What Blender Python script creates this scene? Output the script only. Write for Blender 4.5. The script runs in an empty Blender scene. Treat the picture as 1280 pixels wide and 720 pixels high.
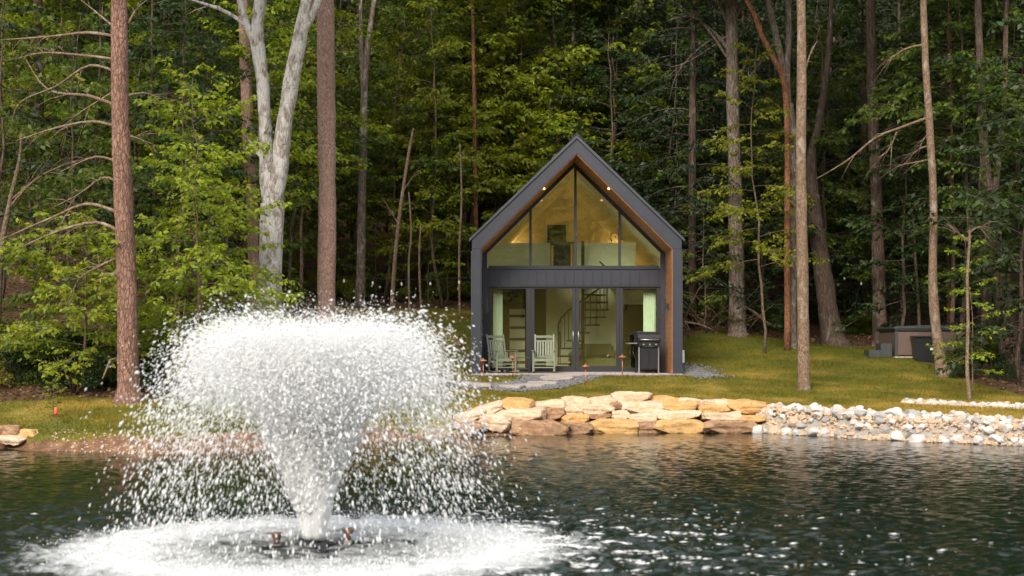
import bpy, bmesh, math, random
import numpy as np
from mathutils import Vector, noise as mnoise

PI = math.pi
S = bpy.context.scene
COL = S.collection
F = 1778.0          # focal length in pixels of the 1280 px wide photograph
H = 1.75            # eye height above the water
rad = math.radians

def W(px, py, Y):
    return ((px - 640) / F * Y, Y, H - (py - 440) / F * Y)
def WX(px, Y):
    return (px - 640) / F * Y

# ------------------------------------------------------------------ materials
def new_mat(name):
    m = bpy.data.materials.new(name); m.use_nodes = True
    nt = m.node_tree
    for n in list(nt.nodes): nt.nodes.remove(n)
    out = nt.nodes.new('ShaderNodeOutputMaterial')
    return m, nt, out

def N(nt, typ, **kw):
    n = nt.nodes.new(typ)
    for k, v in kw.items():
        if k.startswith('i_'):
            n.inputs[k[2:].replace('_', ' ')].default_value = v
        else:
            setattr(n, k, v)
    return n

def ramp(nt, src, stops, interp='LINEAR'):
    r = nt.nodes.new('ShaderNodeValToRGB'); r.color_ramp.interpolation = interp
    els = r.color_ramp.elements
    while len(els) < len(stops): els.new(0.5)
    for e, (p, c) in zip(els, stops):
        e.position = p
        e.color = (c[0], c[1], c[2], 1) if hasattr(c, '__len__') else (c, c, c, 1)
    nt.links.new(src, r.inputs[0])
    return r.outputs[0]

def mix(nt, fac, a, b, blend='MIX'):
    m = nt.nodes.new('ShaderNodeMixRGB'); m.blend_type = blend
    for i, v in ((0, fac), (1, a), (2, b)):
        if hasattr(v, 'is_output'): nt.links.new(v, m.inputs[i])
        elif i == 0: m.inputs[0].default_value = v
        else: m.inputs[i].default_value = (v[0], v[1], v[2], 1)
    return m.outputs[0]

def math_(nt, op, a, b=None, clamp=False):
    m = nt.nodes.new('ShaderNodeMath'); m.operation = op; m.use_clamp = clamp
    for i, v in ((0, a), (1, b)):
        if v is None: continue
        if hasattr(v, 'is_output'): nt.links.new(v, m.inputs[i])
        else: m.inputs[i].default_value = v
    return m.outputs[0]

def coords(nt, scale=(1, 1, 1), kind='Object', rot=(0, 0, 0)):
    t = nt.nodes.new('ShaderNodeTexCoord')
    mp = nt.nodes.new('ShaderNodeMapping'); mp.inputs['Scale'].default_value = scale
    mp.inputs['Rotation'].default_value = rot
    nt.links.new(t.outputs[kind], mp.inputs[0])
    return mp.outputs[0]

def noise_tex(nt, vec, scale, detail=4, rough=0.55, dist=0.0):
    n = N(nt, 'ShaderNodeTexNoise', i_Scale=scale, i_Detail=detail, i_Roughness=rough, i_Distortion=dist)
    nt.links.new(vec, n.inputs['Vector'])
    return n.outputs['Fac']

def principled(nt, out, color, rough=0.6, metallic=0.0, bump=None, bstr=0.3, bdist=0.02, spec=0.5):
    p = nt.nodes.new('ShaderNodeBsdfPrincipled')
    if hasattr(color, 'is_output'): nt.links.new(color, p.inputs['Base Color'])
    else: p.inputs['Base Color'].default_value = (color[0], color[1], color[2], 1)
    if hasattr(rough, 'is_output'): nt.links.new(rough, p.inputs['Roughness'])
    else: p.inputs['Roughness'].default_value = rough
    p.inputs['Metallic'].default_value = metallic
    p.inputs['Specular IOR Level'].default_value = spec
    if bump is not None:
        b = N(nt, 'ShaderNodeBump', i_Strength=bstr, i_Distance=bdist)
        nt.links.new(bump, b.inputs['Height']); nt.links.new(b.outputs[0], p.inputs['Normal'])
    nt.links.new(p.outputs[0], out.inputs[0])
    return p

def simple(name, c1, c2=None, scale=6, rough=0.6, bstr=0.2, bdist=0.01, stretch=(1, 1, 1), metallic=0, spec=0.5, detail=5):
    m, nt, out = new_mat(name)
    c2 = c2 or tuple(x * 0.75 for x in c1)
    v = coords(nt, stretch)
    f = noise_tex(nt, v, scale, detail)
    col = ramp(nt, f, [(0.3, c2), (0.7, c1)])
    principled(nt, out, col, rough, metallic, f, bstr, bdist, spec)
    return m

def bark(name, light, dark, lichen=None, zs=0.18, scale=14, lich_amt=0.55, bstr=0.8):
    m, nt, out = new_mat(name)
    v = coords(nt, (1, 1, zs))
    f1 = noise_tex(nt, v, scale, 6, 0.65, 0.6)
    vo = N(nt, 'ShaderNodeTexVoronoi', i_Scale=scale * 0.9); vo.feature = 'DISTANCE_TO_EDGE'
    nt.links.new(v, vo.inputs['Vector'])
    vd = ramp(nt, vo.outputs[0], [(0.0, 0.0), (0.12, 1.0)])
    v2 = coords(nt, (1, 1, 0.6))
    f2 = noise_tex(nt, v2, 2.2, 4)
    col = ramp(nt, f1, [(0.38, dark), (0.56, light), (0.75, tuple(min(1, x * 1.25) for x in light))])
    col = mix(nt, ramp(nt, f2, [(0.35, 0.0), (0.7, 0.6)]), col, tuple(x * 0.6 for x in light))
    inv = ramp(nt, vd, [(0.0, 0.8), (1.0, 0.0)])
    col = mix(nt, inv, col, dark)
    if lichen:
        f3 = noise_tex(nt, coords(nt, (1, 1, 0.5)), 5.0, 5, 0.6, 0.4)
        col = mix(nt, ramp(nt, f3, [(lich_amt - 0.06, 0.0), (lich_amt + 0.06, 0.85)]), col, lichen)
    h = mix(nt, 0.5, f1, vd)
    principled(nt, out, col, 0.9, 0, h, bstr, 0.03, 0.2)
    return m

def leaf_mat(name, stops, trans=0.4, tcol=None, rough=0.5):
    """stops: list of leaf colours, spread over leaves at random"""
    m, nt, out = new_mat(name)
    g = nt.nodes.new('ShaderNodeNewGeometry')
    col = ramp(nt, g.outputs['Random Per Island'], [(i / max(1, len(stops) - 1), c) for i, c in enumerate(stops)])
    oi = nt.nodes.new('ShaderNodeObjectInfo')
    hs = nt.nodes.new('ShaderNodeHueSaturation')
    nt.links.new(math_(nt, 'ADD', math_(nt, 'MULTIPLY', oi.outputs['Random'], 0.03), 0.485), hs.inputs['Hue'])
    nt.links.new(math_(nt, 'ADD', math_(nt, 'MULTIPLY', oi.outputs['Random'], 0.5), 0.75), hs.inputs['Value'])
    nt.links.new(col, hs.inputs['Color'])
    col = hs.outputs[0]
    p = nt.nodes.new('ShaderNodeBsdfPrincipled')
    nt.links.new(col, p.inputs['Base Color'])
    p.inputs['Roughness'].default_value = rough; p.inputs['Specular IOR Level'].default_value = 0.35
    t = nt.nodes.new('ShaderNodeBsdfTranslucent')
    nt.links.new(mix(nt, 1.0, col, (1.5, 1.5, 0.7), 'MULTIPLY'), t.inputs['Color'])
    ms = nt.nodes.new('ShaderNodeMixShader'); ms.inputs[0].default_value = trans
    nt.links.new(p.outputs[0], ms.inputs[1]); nt.links.new(t.outputs[0], ms.inputs[2])
    nt.links.new(ms.outputs[0], out.inputs[0])
    return m

def emit(name, col, strength):
    m, nt, out = new_mat(name)
    e = N(nt, 'ShaderNodeEmission'); e.inputs[0].default_value = (*col, 1); e.inputs[1].default_value = strength
    nt.links.new(e.outputs[0], out.inputs[0])
    return m

MT = {}
MT['pine_bark'] = bark('pine bark', (0.30, 0.17, 0.125), (0.095, 0.055, 0.042), None, 0.3, 20)
MT['scaly_bark'] = bark('scaly bark', (0.36, 0.235, 0.185), (0.15, 0.095, 0.075), None, 0.5, 24, bstr=0.6)
MT['white_bark'] = bark('white bark', (0.36, 0.33, 0.30), (0.17, 0.13, 0.105), (0.47, 0.45, 0.425), 0.35, 16, 0.5)
MT['grey_bark'] = bark('grey bark', (0.25, 0.19, 0.155), (0.085, 0.062, 0.05), (0.33, 0.31, 0.27), 0.25, 18, 0.6)
MT['tan_bark'] = bark('tan bark', (0.27, 0.185, 0.125), (0.10, 0.065, 0.045), (0.3, 0.25, 0.2), 0.7, 20, 0.6, bstr=0.6)
MT['dark_bark'] = bark('dark bark', (0.13, 0.092, 0.072), (0.05, 0.034, 0.027), (0.2, 0.2, 0.17), 0.2, 16, 0.64)
MT['twig'] = bark('twig bark', (0.20, 0.145, 0.10), (0.09, 0.06, 0.045), None, 0.5, 20)
MT['red_bark'] = bark('red bark', (0.34, 0.15, 0.075), (0.10, 0.05, 0.03), None, 0.4, 18)
MT['lime_leaf'] = leaf_mat('lime leaves', [(0.12, 0.165, 0.009), (0.19, 0.225, 0.012), (0.26, 0.265, 0.017)], 0.42)
MT['mid_leaf'] = leaf_mat('green leaves', [(0.05, 0.085, 0.010), (0.075, 0.118, 0.013), (0.115, 0.15, 0.016)], 0.4)
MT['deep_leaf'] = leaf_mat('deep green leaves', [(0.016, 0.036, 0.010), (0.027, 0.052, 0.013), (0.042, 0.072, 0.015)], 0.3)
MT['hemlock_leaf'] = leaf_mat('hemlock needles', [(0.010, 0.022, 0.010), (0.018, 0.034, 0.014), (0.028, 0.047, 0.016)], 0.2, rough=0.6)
MT['charcoal'] = simple('charcoal metal', (0.025, 0.028, 0.043), (0.019, 0.021, 0.033), 1.6, 0.45, 0.05)
MT['roof_metal'] = simple('roof metal', (0.048, 0.053, 0.068), (0.037, 0.041, 0.054), 3, 0.38, 0.03)
MT['frame_black'] = simple('black frames', (0.022, 0.022, 0.027), (0.017, 0.017, 0.021), 4, 0.4, 0.02)
MT['black_iron'] = simple('black iron', (0.012, 0.012, 0.013), (0.008, 0.008, 0.009), 4, 0.45, 0.05)
MT['cream'] = simple('cream wall', (0.84, 0.82, 0.70), (0.80, 0.78, 0.66), 2, 0.8, 0.02)
MT['floor_wood'] = simple('floor wood', (0.45, 0.32, 0.2), (0.33, 0.22, 0.13), 5, 0.5, 0.05, stretch=(6, 0.6, 1))
MT['concrete'] = simple('concrete', (0.50, 0.40, 0.36), (0.38, 0.30, 0.27), 9, 0.85, 0.15)
MT['sage'] = simple('sage paint', (0.185, 0.208, 0.145), (0.155, 0.175, 0.12), 5, 0.55, 0.05)
MT['mint'] = simple('mint curtain', (0.80, 0.86, 0.80), (0.72, 0.79, 0.73), 8, 0.85, 0.1)
MT['sofa'] = simple('sofa fabric', (0.17, 0.17, 0.085), (0.13, 0.13, 0.065), 30, 0.9, 0.2)
MT['white'] = simple('white plastic', (0.72, 0.72, 0.70), (0.62, 0.62, 0.6), 5, 0.5, 0.02)
MT['steel'] = simple('brushed steel', (0.55, 0.52, 0.5), (0.42, 0.4, 0.39), 14, 0.35, 0.03, metallic=0.8)
MT['copper'] = simple('copper', (0.55, 0.22, 0.09), (0.34, 0.12, 0.05), 12, 0.4, 0.1, metallic=0.55)
MT['rust'] = simple('rusty metal', (0.26, 0.12, 0.06), (0.06, 0.05, 0.045), 14, 0.7, 0.2)
MT['orange'] = simple('orange plastic', (0.75, 0.10, 0.03), (0.6, 0.08, 0.03), 8, 0.5, 0.02)
MT['tub_brown'] = simple('tub cabinet', (0.12, 0.08, 0.063), (0.09, 0.06, 0.048), 6, 0.6, 0.1, stretch=(1, 1, 12))
MT['tub_grey'] = simple('tub cover', (0.042, 0.048, 0.048), (0.03, 0.035, 0.035), 10, 0.6, 0.1)
MT['black_plastic'] = simple('black plastic', (0.016, 0.018, 0.021), (0.011, 0.012, 0.015), 5, 0.4, 0.03)
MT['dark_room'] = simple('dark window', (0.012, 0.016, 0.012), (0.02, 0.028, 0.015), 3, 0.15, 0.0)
MT['driftwood'] = simple('driftwood', (0.36, 0.21, 0.13), (0.19, 0.11, 0.07), 8, 0.85, 0.3, stretch=(1, 8, 8))
MT['brown_wood'] = simple('brown wood', (0.14, 0.075, 0.045), (0.08, 0.045, 0.03), 8, 0.85, 0.3, stretch=(1, 8, 8))
MT['flagstone'] = simple('flagstone', (0.40, 0.345, 0.31), (0.27, 0.24, 0.225), 5, 0.85, 0.3)
MT['slate'] = simple('slate gravel', (0.19, 0.185, 0.19), (0.085, 0.083, 0.087), 9, 0.8, 0.2)
MT['rock_white'] = simple('white rock', (0.55, 0.515, 0.48), (0.37, 0.35, 0.335), 7, 0.85, 0.35, 0.02)
MT['rock_grey'] = simple('grey rock', (0.344, 0.328, 0.316), (0.213, 0.205, 0.201), 7, 0.85, 0.35, 0.02)
MT['rock_tan'] = simple('tan rock', (0.492, 0.377, 0.271), (0.361, 0.254, 0.172), 7, 0.85, 0.35, 0.02)
MT['bulb'] = simple('bulb glass', (0.75, 0.73, 0.68), (0.7, 0.68, 0.62), 5, 0.15, 0.0)
MT['led'] = emit('led strip', (1.0, 0.54, 0.16), 14)
MT['downlight'] = emit('downlight', (1.0, 0.40, 0.14), 3)

def sandstone(name, a, b, iron, amt):
    m, nt, out = new_mat(name)
    v = coords(nt, (1, 1, 3.0))
    f = noise_tex(nt, v, 3.2, 7, 0.62, 0.5)
    col = ramp(nt, f, [(0.3, b), (0.65, a)])
    f2 = noise_tex(nt, coords(nt), 2.6, 5, 0.65, 1.0)
    col = mix(nt, ramp(nt, f2, [(amt, 0.0), (amt + 0.1, 0.85)]), col, iron)
    f3 = noise_tex(nt, coords(nt), 22, 5)
    col = mix(nt, ramp(nt, f3, [(0.35, 0.35), (0.6, 0.0)]), col, tuple(x * 0.55 for x in b))
    principled(nt, out, col, 0.9, 0, mix(nt, 0.45, f, f3), 0.55, 0.03, 0.2)
    return m
MT['sand_pale'] = sandstone('pale sandstone', (0.62, 0.49, 0.36), (0.47, 0.34, 0.22), (0.36, 0.2, 0.09), 0.66)
MT['sand_gold'] = sandstone('golden sandstone', (0.56, 0.36, 0.16), (0.42, 0.24, 0.09), (0.2, 0.09, 0.045), 0.58)
MT['sand_brown'] = sandstone('brown sandstone', (0.40, 0.25, 0.15), (0.25, 0.14, 0.08), (0.15, 0.07, 0.04), 0.52)

def wood_lining():
    m, nt, out = new_mat('cedar lining')
    v = coords(nt, (0.6, 0.6, 9))
    f = noise_tex(nt, v, 3, 6, 0.6, 0.4)
    col = ramp(nt, f, [(0.3, (0.22, 0.085, 0.03)), (0.7, (0.42, 0.18, 0.065))])
    t = nt.nodes.new('ShaderNodeTexCoord')
    sx = nt.nodes.new('ShaderNodeSeparateXYZ'); nt.links.new(t.outputs['Object'], sx.inputs[0])
    fr = math_(nt, 'FRACT', math_(nt, 'MULTIPLY', sx.outputs['Z'], 7.0))
    line = ramp(nt, fr, [(0.0, 0.8), (0.07, 0.0)])
    col = mix(nt, line, col, (0.06, 0.025, 0.01))
    principled(nt, out, col, 0.55, 0, f, 0.15, 0.01)
    return m
MT['cedar'] = wood_lining()

def glass_mat():
    m, nt, out = new_mat('window glass')
    tr = N(nt, 'ShaderNodeBsdfTransparent'); tr.inputs[0].default_value = (0.91, 0.95, 0.87, 1)
    gl = N(nt, 'ShaderNodeBsdfGlossy'); gl.inputs['Roughness'].default_value = 0.01
    gl.inputs[0].default_value = (1.0, 1.0, 0.95, 1)
    lw = N(nt, 'ShaderNodeLayerWeight'); lw.inputs[0].default_value = 0.25
    f = math_(nt, 'ADD', math_(nt, 'MULTIPLY', lw.outputs['Facing'], 0.4), 0.10, True)
    ms = nt.nodes.new('ShaderNodeMixShader')
    nt.links.new(f, ms.inputs[0]); nt.links.new(tr.outputs[0], ms.inputs[1]); nt.links.new(gl.outputs[0], ms.inputs[2])
    nt.links.new(ms.outputs[0], out.inputs[0])
    return m
MT['glass'] = glass_mat()

def spray_mat():
    m, nt, out = new_mat('white water spray')
    d = N(nt, 'ShaderNodeBsdfDiffuse'); d.inputs[0].default_value = (0.96, 0.965, 0.97, 1)
    t = N(nt, 'ShaderNodeBsdfTranslucent'); t.inputs[0].default_value = (0.97, 0.98, 0.985, 1)
    g = N(nt, 'ShaderNodeBsdfGlossy'); g.inputs['Roughness'].default_value = 0.3
    a = nt.nodes.new('ShaderNodeMixShader'); a.inputs[0].default_value = 0.42
    nt.links.new(d.outputs[0], a.inputs[1]); nt.links.new(t.outputs[0], a.inputs[2])
    b = nt.nodes.new('ShaderNodeMixShader'); b.inputs[0].default_value = 0.05
    nt.links.new(a.outputs[0], b.inputs[1]); nt.links.new(g.outputs[0], b.inputs[2])
    nt.links.new(b.outputs[0], out.inputs[0])
    return m
MT['spray'] = spray_mat()

# ------------------------------------------------------------------ mesh helpers
def obj(name, me, mats=None, parent=None, loc=None):
    o = bpy.data.objects.new(name, me); COL.objects.link(o)
    if mats is not None and not me.materials:
        for m in (mats if isinstance(mats, (list, tuple)) else [mats]):
            me.materials.append(MT[m] if isinstance(m, str) else m)
    if parent is not None: o.parent = parent
    if loc is not None: o.location = loc
    return o

def mesh_np(name, V, Fc, smooth=False):
    V = np.asarray(V, np.float32); Fc = np.asarray(Fc, np.int32)
    me = bpy.data.meshes.new(name)
    k = Fc.shape[1]
    me.vertices.add(len(V)); me.vertices.foreach_set('co', V.ravel())
    me.loops.add(Fc.size); me.loops.foreach_set('vertex_index', Fc.ravel())
    me.polygons.add(len(Fc))
    me.polygons.foreach_set('loop_start', np.arange(0, Fc.size, k, dtype=np.int32))
    me.polygons.foreach_set('loop_total', np.full(len(Fc), k, np.int32))
    if smooth: me.polygons.foreach_set('use_smooth', np.ones(len(Fc), bool))
    me.update(); me.validate()
    return me

class MB:
    def __init__(self): self.v = []; self.f = []; self.m = []; self.mi = 0
    def add(self, vs, fs):
        n = len(self.v)
        self.v += [tuple(p) for p in vs]
        self.f += [tuple(i + n for i in f) for f in fs]
        self.m += [self.mi] * len(fs)
        return self
    def box(self, x0, x1, y0, y1, z0, z1):
        v = [(x, y, z) for z in (z0, z1) for y in (y0, y1) for x in (x0, x1)]
        return self.add(v, [(0, 2, 3, 1), (4, 5, 7, 6), (0, 1, 5, 4), (2, 6, 7, 3), (0, 4, 6, 2), (1, 3, 7, 5)])
    def bar(self, a, b, w, h=None):
        """rectangular bar from a to b"""
        h = h or w
        a, b = Vector(a), Vector(b); d = (b - a).normalized()
        up = Vector((0, 0, 1)) if abs(d.z) < 0.9 else Vector((0, 1, 0))
        s = d.cross(up).normalized(); u = s.cross(d)
        vs = []
        for p in (a, b):
            for i, j in ((-1, -1), (1, -1), (1, 1), (-1, 1)):
                vs.append(p + s * (i * w / 2) + u * (j * h / 2))
        return self.add(vs, [(0, 1, 2, 3), (7, 6, 5, 4), (0, 4, 5, 1), (1, 5, 6, 2), (2, 6, 7, 3), (3, 7, 4, 0)])
    def tube(self, pts, radii, n=8, jit=0.0, seed=0, cap=True):
        pts = [Vector(p) for p in pts]
        if not hasattr(radii, '__len__'): radii = [radii] * len(pts)
        rr = random.Random(seed)
        vs = []; fs = []
        ref = None
        for i, p in enumerate(pts):
            d = (pts[min(i + 1, len(pts) - 1)] - pts[max(i - 1, 0)]).normalized()
            if ref is None: ref = Vector((1, 0, 0)) if abs(d.x) < 0.9 else Vector((0, 1, 0))
            s = (ref - d * ref.dot(d)).normalized(); ref = s; u = d.cross(s)
            for k in range(n):
                a = 2 * PI * k / n
                r = radii[i] * (1 + (jit * mnoise.noise(p * 1.7 + Vector((math.cos(a) * 1.5, math.sin(a) * 1.5, seed))) if jit else 0))
                vs.append(p + s * (r * math.cos(a)) + u * (r * math.sin(a)))
        for i in range(len(pts) - 1):
            for k in range(n):
                fs.append((i * n + k, i * n + (k + 1) % n, (i + 1) * n + (k + 1) % n, (i + 1) * n + k))
        if cap:
            fs.append(tuple(range(n - 1, -1, -1))); b = (len(pts) - 1) * n
            fs.append(tuple(range(b, b + n)))
        return self.add(vs, fs)
    def prism(self, poly, y0, y1):
        """poly: (x,z) outline, extruded along y"""
        n = len(poly)
        v = [(x, y0, z) for x, z in poly] + [(x, y1, z) for x, z in poly]
        f = [tuple(range(n)), tuple(range(2 * n - 1, n - 1, -1))]
        f += [(i, i + n, (i + 1) % n + n, (i + 1) % n) for i in range(n)]
        return self.add(v, f)
    def lathe(self, prof, c=(0, 0, 0), n=16):
        v = []; f = []
        for r, z in prof:
            for k in range(n):
                a = 2 * PI * k / n
                v.append((c[0] + r * math.cos(a), c[1] + r * math.sin(a), c[2] + z))
        for i in range(len(prof) - 1):
            for k in range(n):
                f.append((i * n + k, i * n + (k + 1) % n, (i + 1) * n + (k + 1) % n, (i + 1) * n + k))
        f.append(tuple(range(n - 1, -1, -1))); b = (len(prof) - 1) * n; f.append(tuple(range(b, b + n)))
        return self.add(v, f)
    def mesh(self, name, smooth=False, bevel=0.0):
        me = bpy.data.meshes.new(name)
        me.from_pydata(self.v, [], self.f)
        bm = bmesh.new(); bm.from_mesh(me)
        bmesh.ops.recalc_face_normals(bm, faces=bm.faces)
        if bevel:
            bmesh.ops.bevel(bm, geom=[e for e in bm.edges if e.calc_face_angle(0) > 0.6], offset=bevel, segments=2, affect='EDGES', clamp_overlap=True)
        bm.to_mesh(me); bm.free()
        if smooth:
            for p in me.polygons: p.use_smooth = True
        return me
    def build(self, name, mats, parent=None, smooth=False, bevel=0.0, loc=None):
        return obj(name, self.mesh(name, smooth, bevel), mats, parent, loc)

def tag(o, label=None, cat=None, group=None, kind=None):
    if label: o['label'] = label
    if cat: o['category'] = cat
    if group: o['group'] = group
    if kind: o['kind'] = kind
    return o

def thing(name, label, cat, loc=(0, 0, 0), rotz=0, group=None):
    o = bpy.data.objects.new(name, None); COL.objects.link(o)
    o.location = loc; o.rotation_euler = (0, 0, rotz); o.empty_display_size = 0.2
    return tag(o, label, cat, group)

def kids(o): return list(o.children)

def copy_tree(o, parent=None):
    c = o.copy(); COL.objects.link(c)
    if parent is not None: c.parent = parent
    for ch in kids(o): copy_tree(ch, c)
    return c

def structure(o): o['kind'] = 'structure'; return o

# ------------------------------------------------------------------ terrain
SHX = [-60, -26, -16, -9.3, -7.8, -6.15, -4.6, -3.2, -0.67, 0, 2.1, 5.4, 7.2, 9.5, 16, 26, 60]
SHY = [4, 14, 23, 25.9, 24.9, 24.3, 25.4, 27.4, 29.6, 29.9, 31.0, 30.7, 28.5, 26.4, 22, 14, 4]
def shore(x): return np.interp(x, SHX, SHY) + 0.18 * np.sin(np.asarray(x) * 2.3) * 0.6 + 0.08 * np.sin(np.asarray(x) * 6.1)
NEAR = 3.0
SLAB = 1.14
HX = 81 / F * 40     # the cabin's centre line

cp = []
def C3(px, py, Y): x, y, z = W(px, py, Y); cp.append((x, y, z))
for x, z in ((-16, .45), (-9.3, .3), (-7.8, .26), (-6.15, .25), (-4.6, .27), (-3.2, .35), (-0.67, .45), (0.5, .5), (2.1, .55), (5.4, .5), (7.2, .38), (9.5, .3), (16, .3)):
    cp.append((x, float(shore(x)) + 0.7, z))
for a in ((100, 525, 26.5), (161, 502, 29), (60, 498, 29.5), (10, 495, 30), (230, 498, 30), (650, 495, 34.5), (700, 500, 33), (800, 497, 33), (900, 505, 33.5),
          (1005, 487, 37), (1100, 515, 30.5), (1250, 525, 28), (1213, 503, 34), (1178, 473, 39), (1265, 465, 41), (921, 418, 47), (1043, 435, 47.5), (1100, 438, 43.5),
          (1200, 440, 43), (900, 440, 44.5), (560, 400, 47), (500, 385, 50), (430, 374, 52), (408, 432, 36), (337, 440, 34), (318, 390, 40), (250, 470, 33), (950, 470, 40)):
    C3(*a)
for x in (-1.3, 1.8, 5.0): cp.append((x, 39.2, 1.09))
cp += [(5.2, 41.5, 1.3), (5.4, 44, 1.65), (1.8, 42, 1.4), (-1.6, 42, 1.7), (-1.8, 45, 2.3)]
cp += [(-20, 60, 7), (-8, 60, 6.2), (2, 58, 4.6), (12, 60, 4.4), (24, 60, 4.5), (-25, 80, 15), (0, 80, 13), (25, 80, 12), (-30, 110, 30), (0, 110, 29), (30, 110, 28),
       (-40, 150, 52), (0, 150, 52), (40, 150, 52), (-20, 28, 1.9), (-22, 40, 4.5), (20, 30, 0.9), (22, 42, 2.0), (-60, 60, 9), (60, 60, 7), (-60, 20, 3), (60, 20, 2), (-60, 150, 52), (60, 150, 52)]
cp = np.array(cp)
def tps_k(r2): return np.where(r2 > 0, 0.5 * r2 * np.log(np.maximum(r2, 1e-9)), 0)
_P = cp[:, :2]
_K = tps_k(((_P[:, None] - _P[None]) ** 2).sum(-1)) + np.eye(len(cp)) * 1.0
_A = np.zeros((len(cp) + 3, len(cp) + 3)); _A[:len(cp), :len(cp)] = _K
_A[:len(cp), len(cp):] = np.c_[np.ones(len(cp)), _P]; _A[len(cp):, :len(cp)] = _A[:len(cp), len(cp):].T
_w = np.linalg.solve(_A, np.r_[cp[:, 2], 0, 0, 0])
def ss(t): t = np.clip(t, 0, 1); return t * t * (3 - 2 * t)
def ground(x, y):
    x = np.atleast_1d(np.asarray(x, float)); y = np.atleast_1d(np.asarray(y, float))
    out = np.empty(x.shape)
    for i in range(0, x.size, 20000):
        xs, ys = x.ravel()[i:i + 20000], y.ravel()[i:i + 20000]
        r2 = (xs[:, None] - _P[None, :, 0]) ** 2 + (ys[:, None] - _P[None, :, 1]) ** 2
        out.ravel()[i:i + 20000] = tps_k(r2) @ _w[:-3] + _w[-3] + _w[-2] * xs + _w[-1] * ys
    # cabin pad
    dx = np.maximum(np.abs(x - HX) - 3.2, 0); dy = np.maximum(np.maximum(39.6 - y, y - 49.5), 0)
    k = 1 - ss(np.hypot(dx, dy) / 2.2)
    k *= np.where(y > 41.2, 1 - ss((np.abs(x - HX) - 2.72) / 0.2), 1 - ss((y - 40) / 1.2) * ss((np.abs(x - HX) - 2.8) / 0.25))
    out = out * (1 - k) + 1.06 * k
    # far bank behind the camera
    kb = ss((14 - y) / 8)
    back = 0.22 + 0.05 * np.maximum(NEAR - y, 0) + 0.62 * np.maximum(-24 - y, 0)
    out = out * (1 - kb) + back * kb
    # the pond
    d = np.minimum(y - shore(x), 1e9)
    dn = np.maximum(d, NEAR - y)      # >0 on land
    land = ss(dn / 0.55)
    inw = ss((x + 2.6) / 0.8) * (1 - ss((x - 5.2) / 0.5)) * (y > 20)
    out = out * (1 - inw) + inw * np.where(dn < 2.3, 0.06 + np.maximum(out - 0.06, 0) * ss((dn - 1.05) / 0.75), out)
    under = -0.9 * ss(-dn / 2.5)
    out = np.where(dn > 0, np.maximum(out, 0.12) * land, under - 0.02)
    return out
def gz(x, y): return float(ground(x, y)[0])

LWX = [-30, -11, -8.2, -7.2, -6.5, -5.8, -3, -1.5, 5, 8, 10, 11.2, 12, 12.4, 12.7, 13.1, 15, 30]
LWY = [29, 29.3, 29.6, 30.6, 36, 48.5, 50.6, 50.6, 46.8, 48.2, 47, 46, 43.3, 40, 36, 33, 30, 27]
def lawn_limit(x): return np.interp(x, LWX, LWY) + 0.35 * np.sin(np.asarray(x) * 1.9) + 0.2 * np.sin(np.asarray(x) * 5.3)

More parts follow.
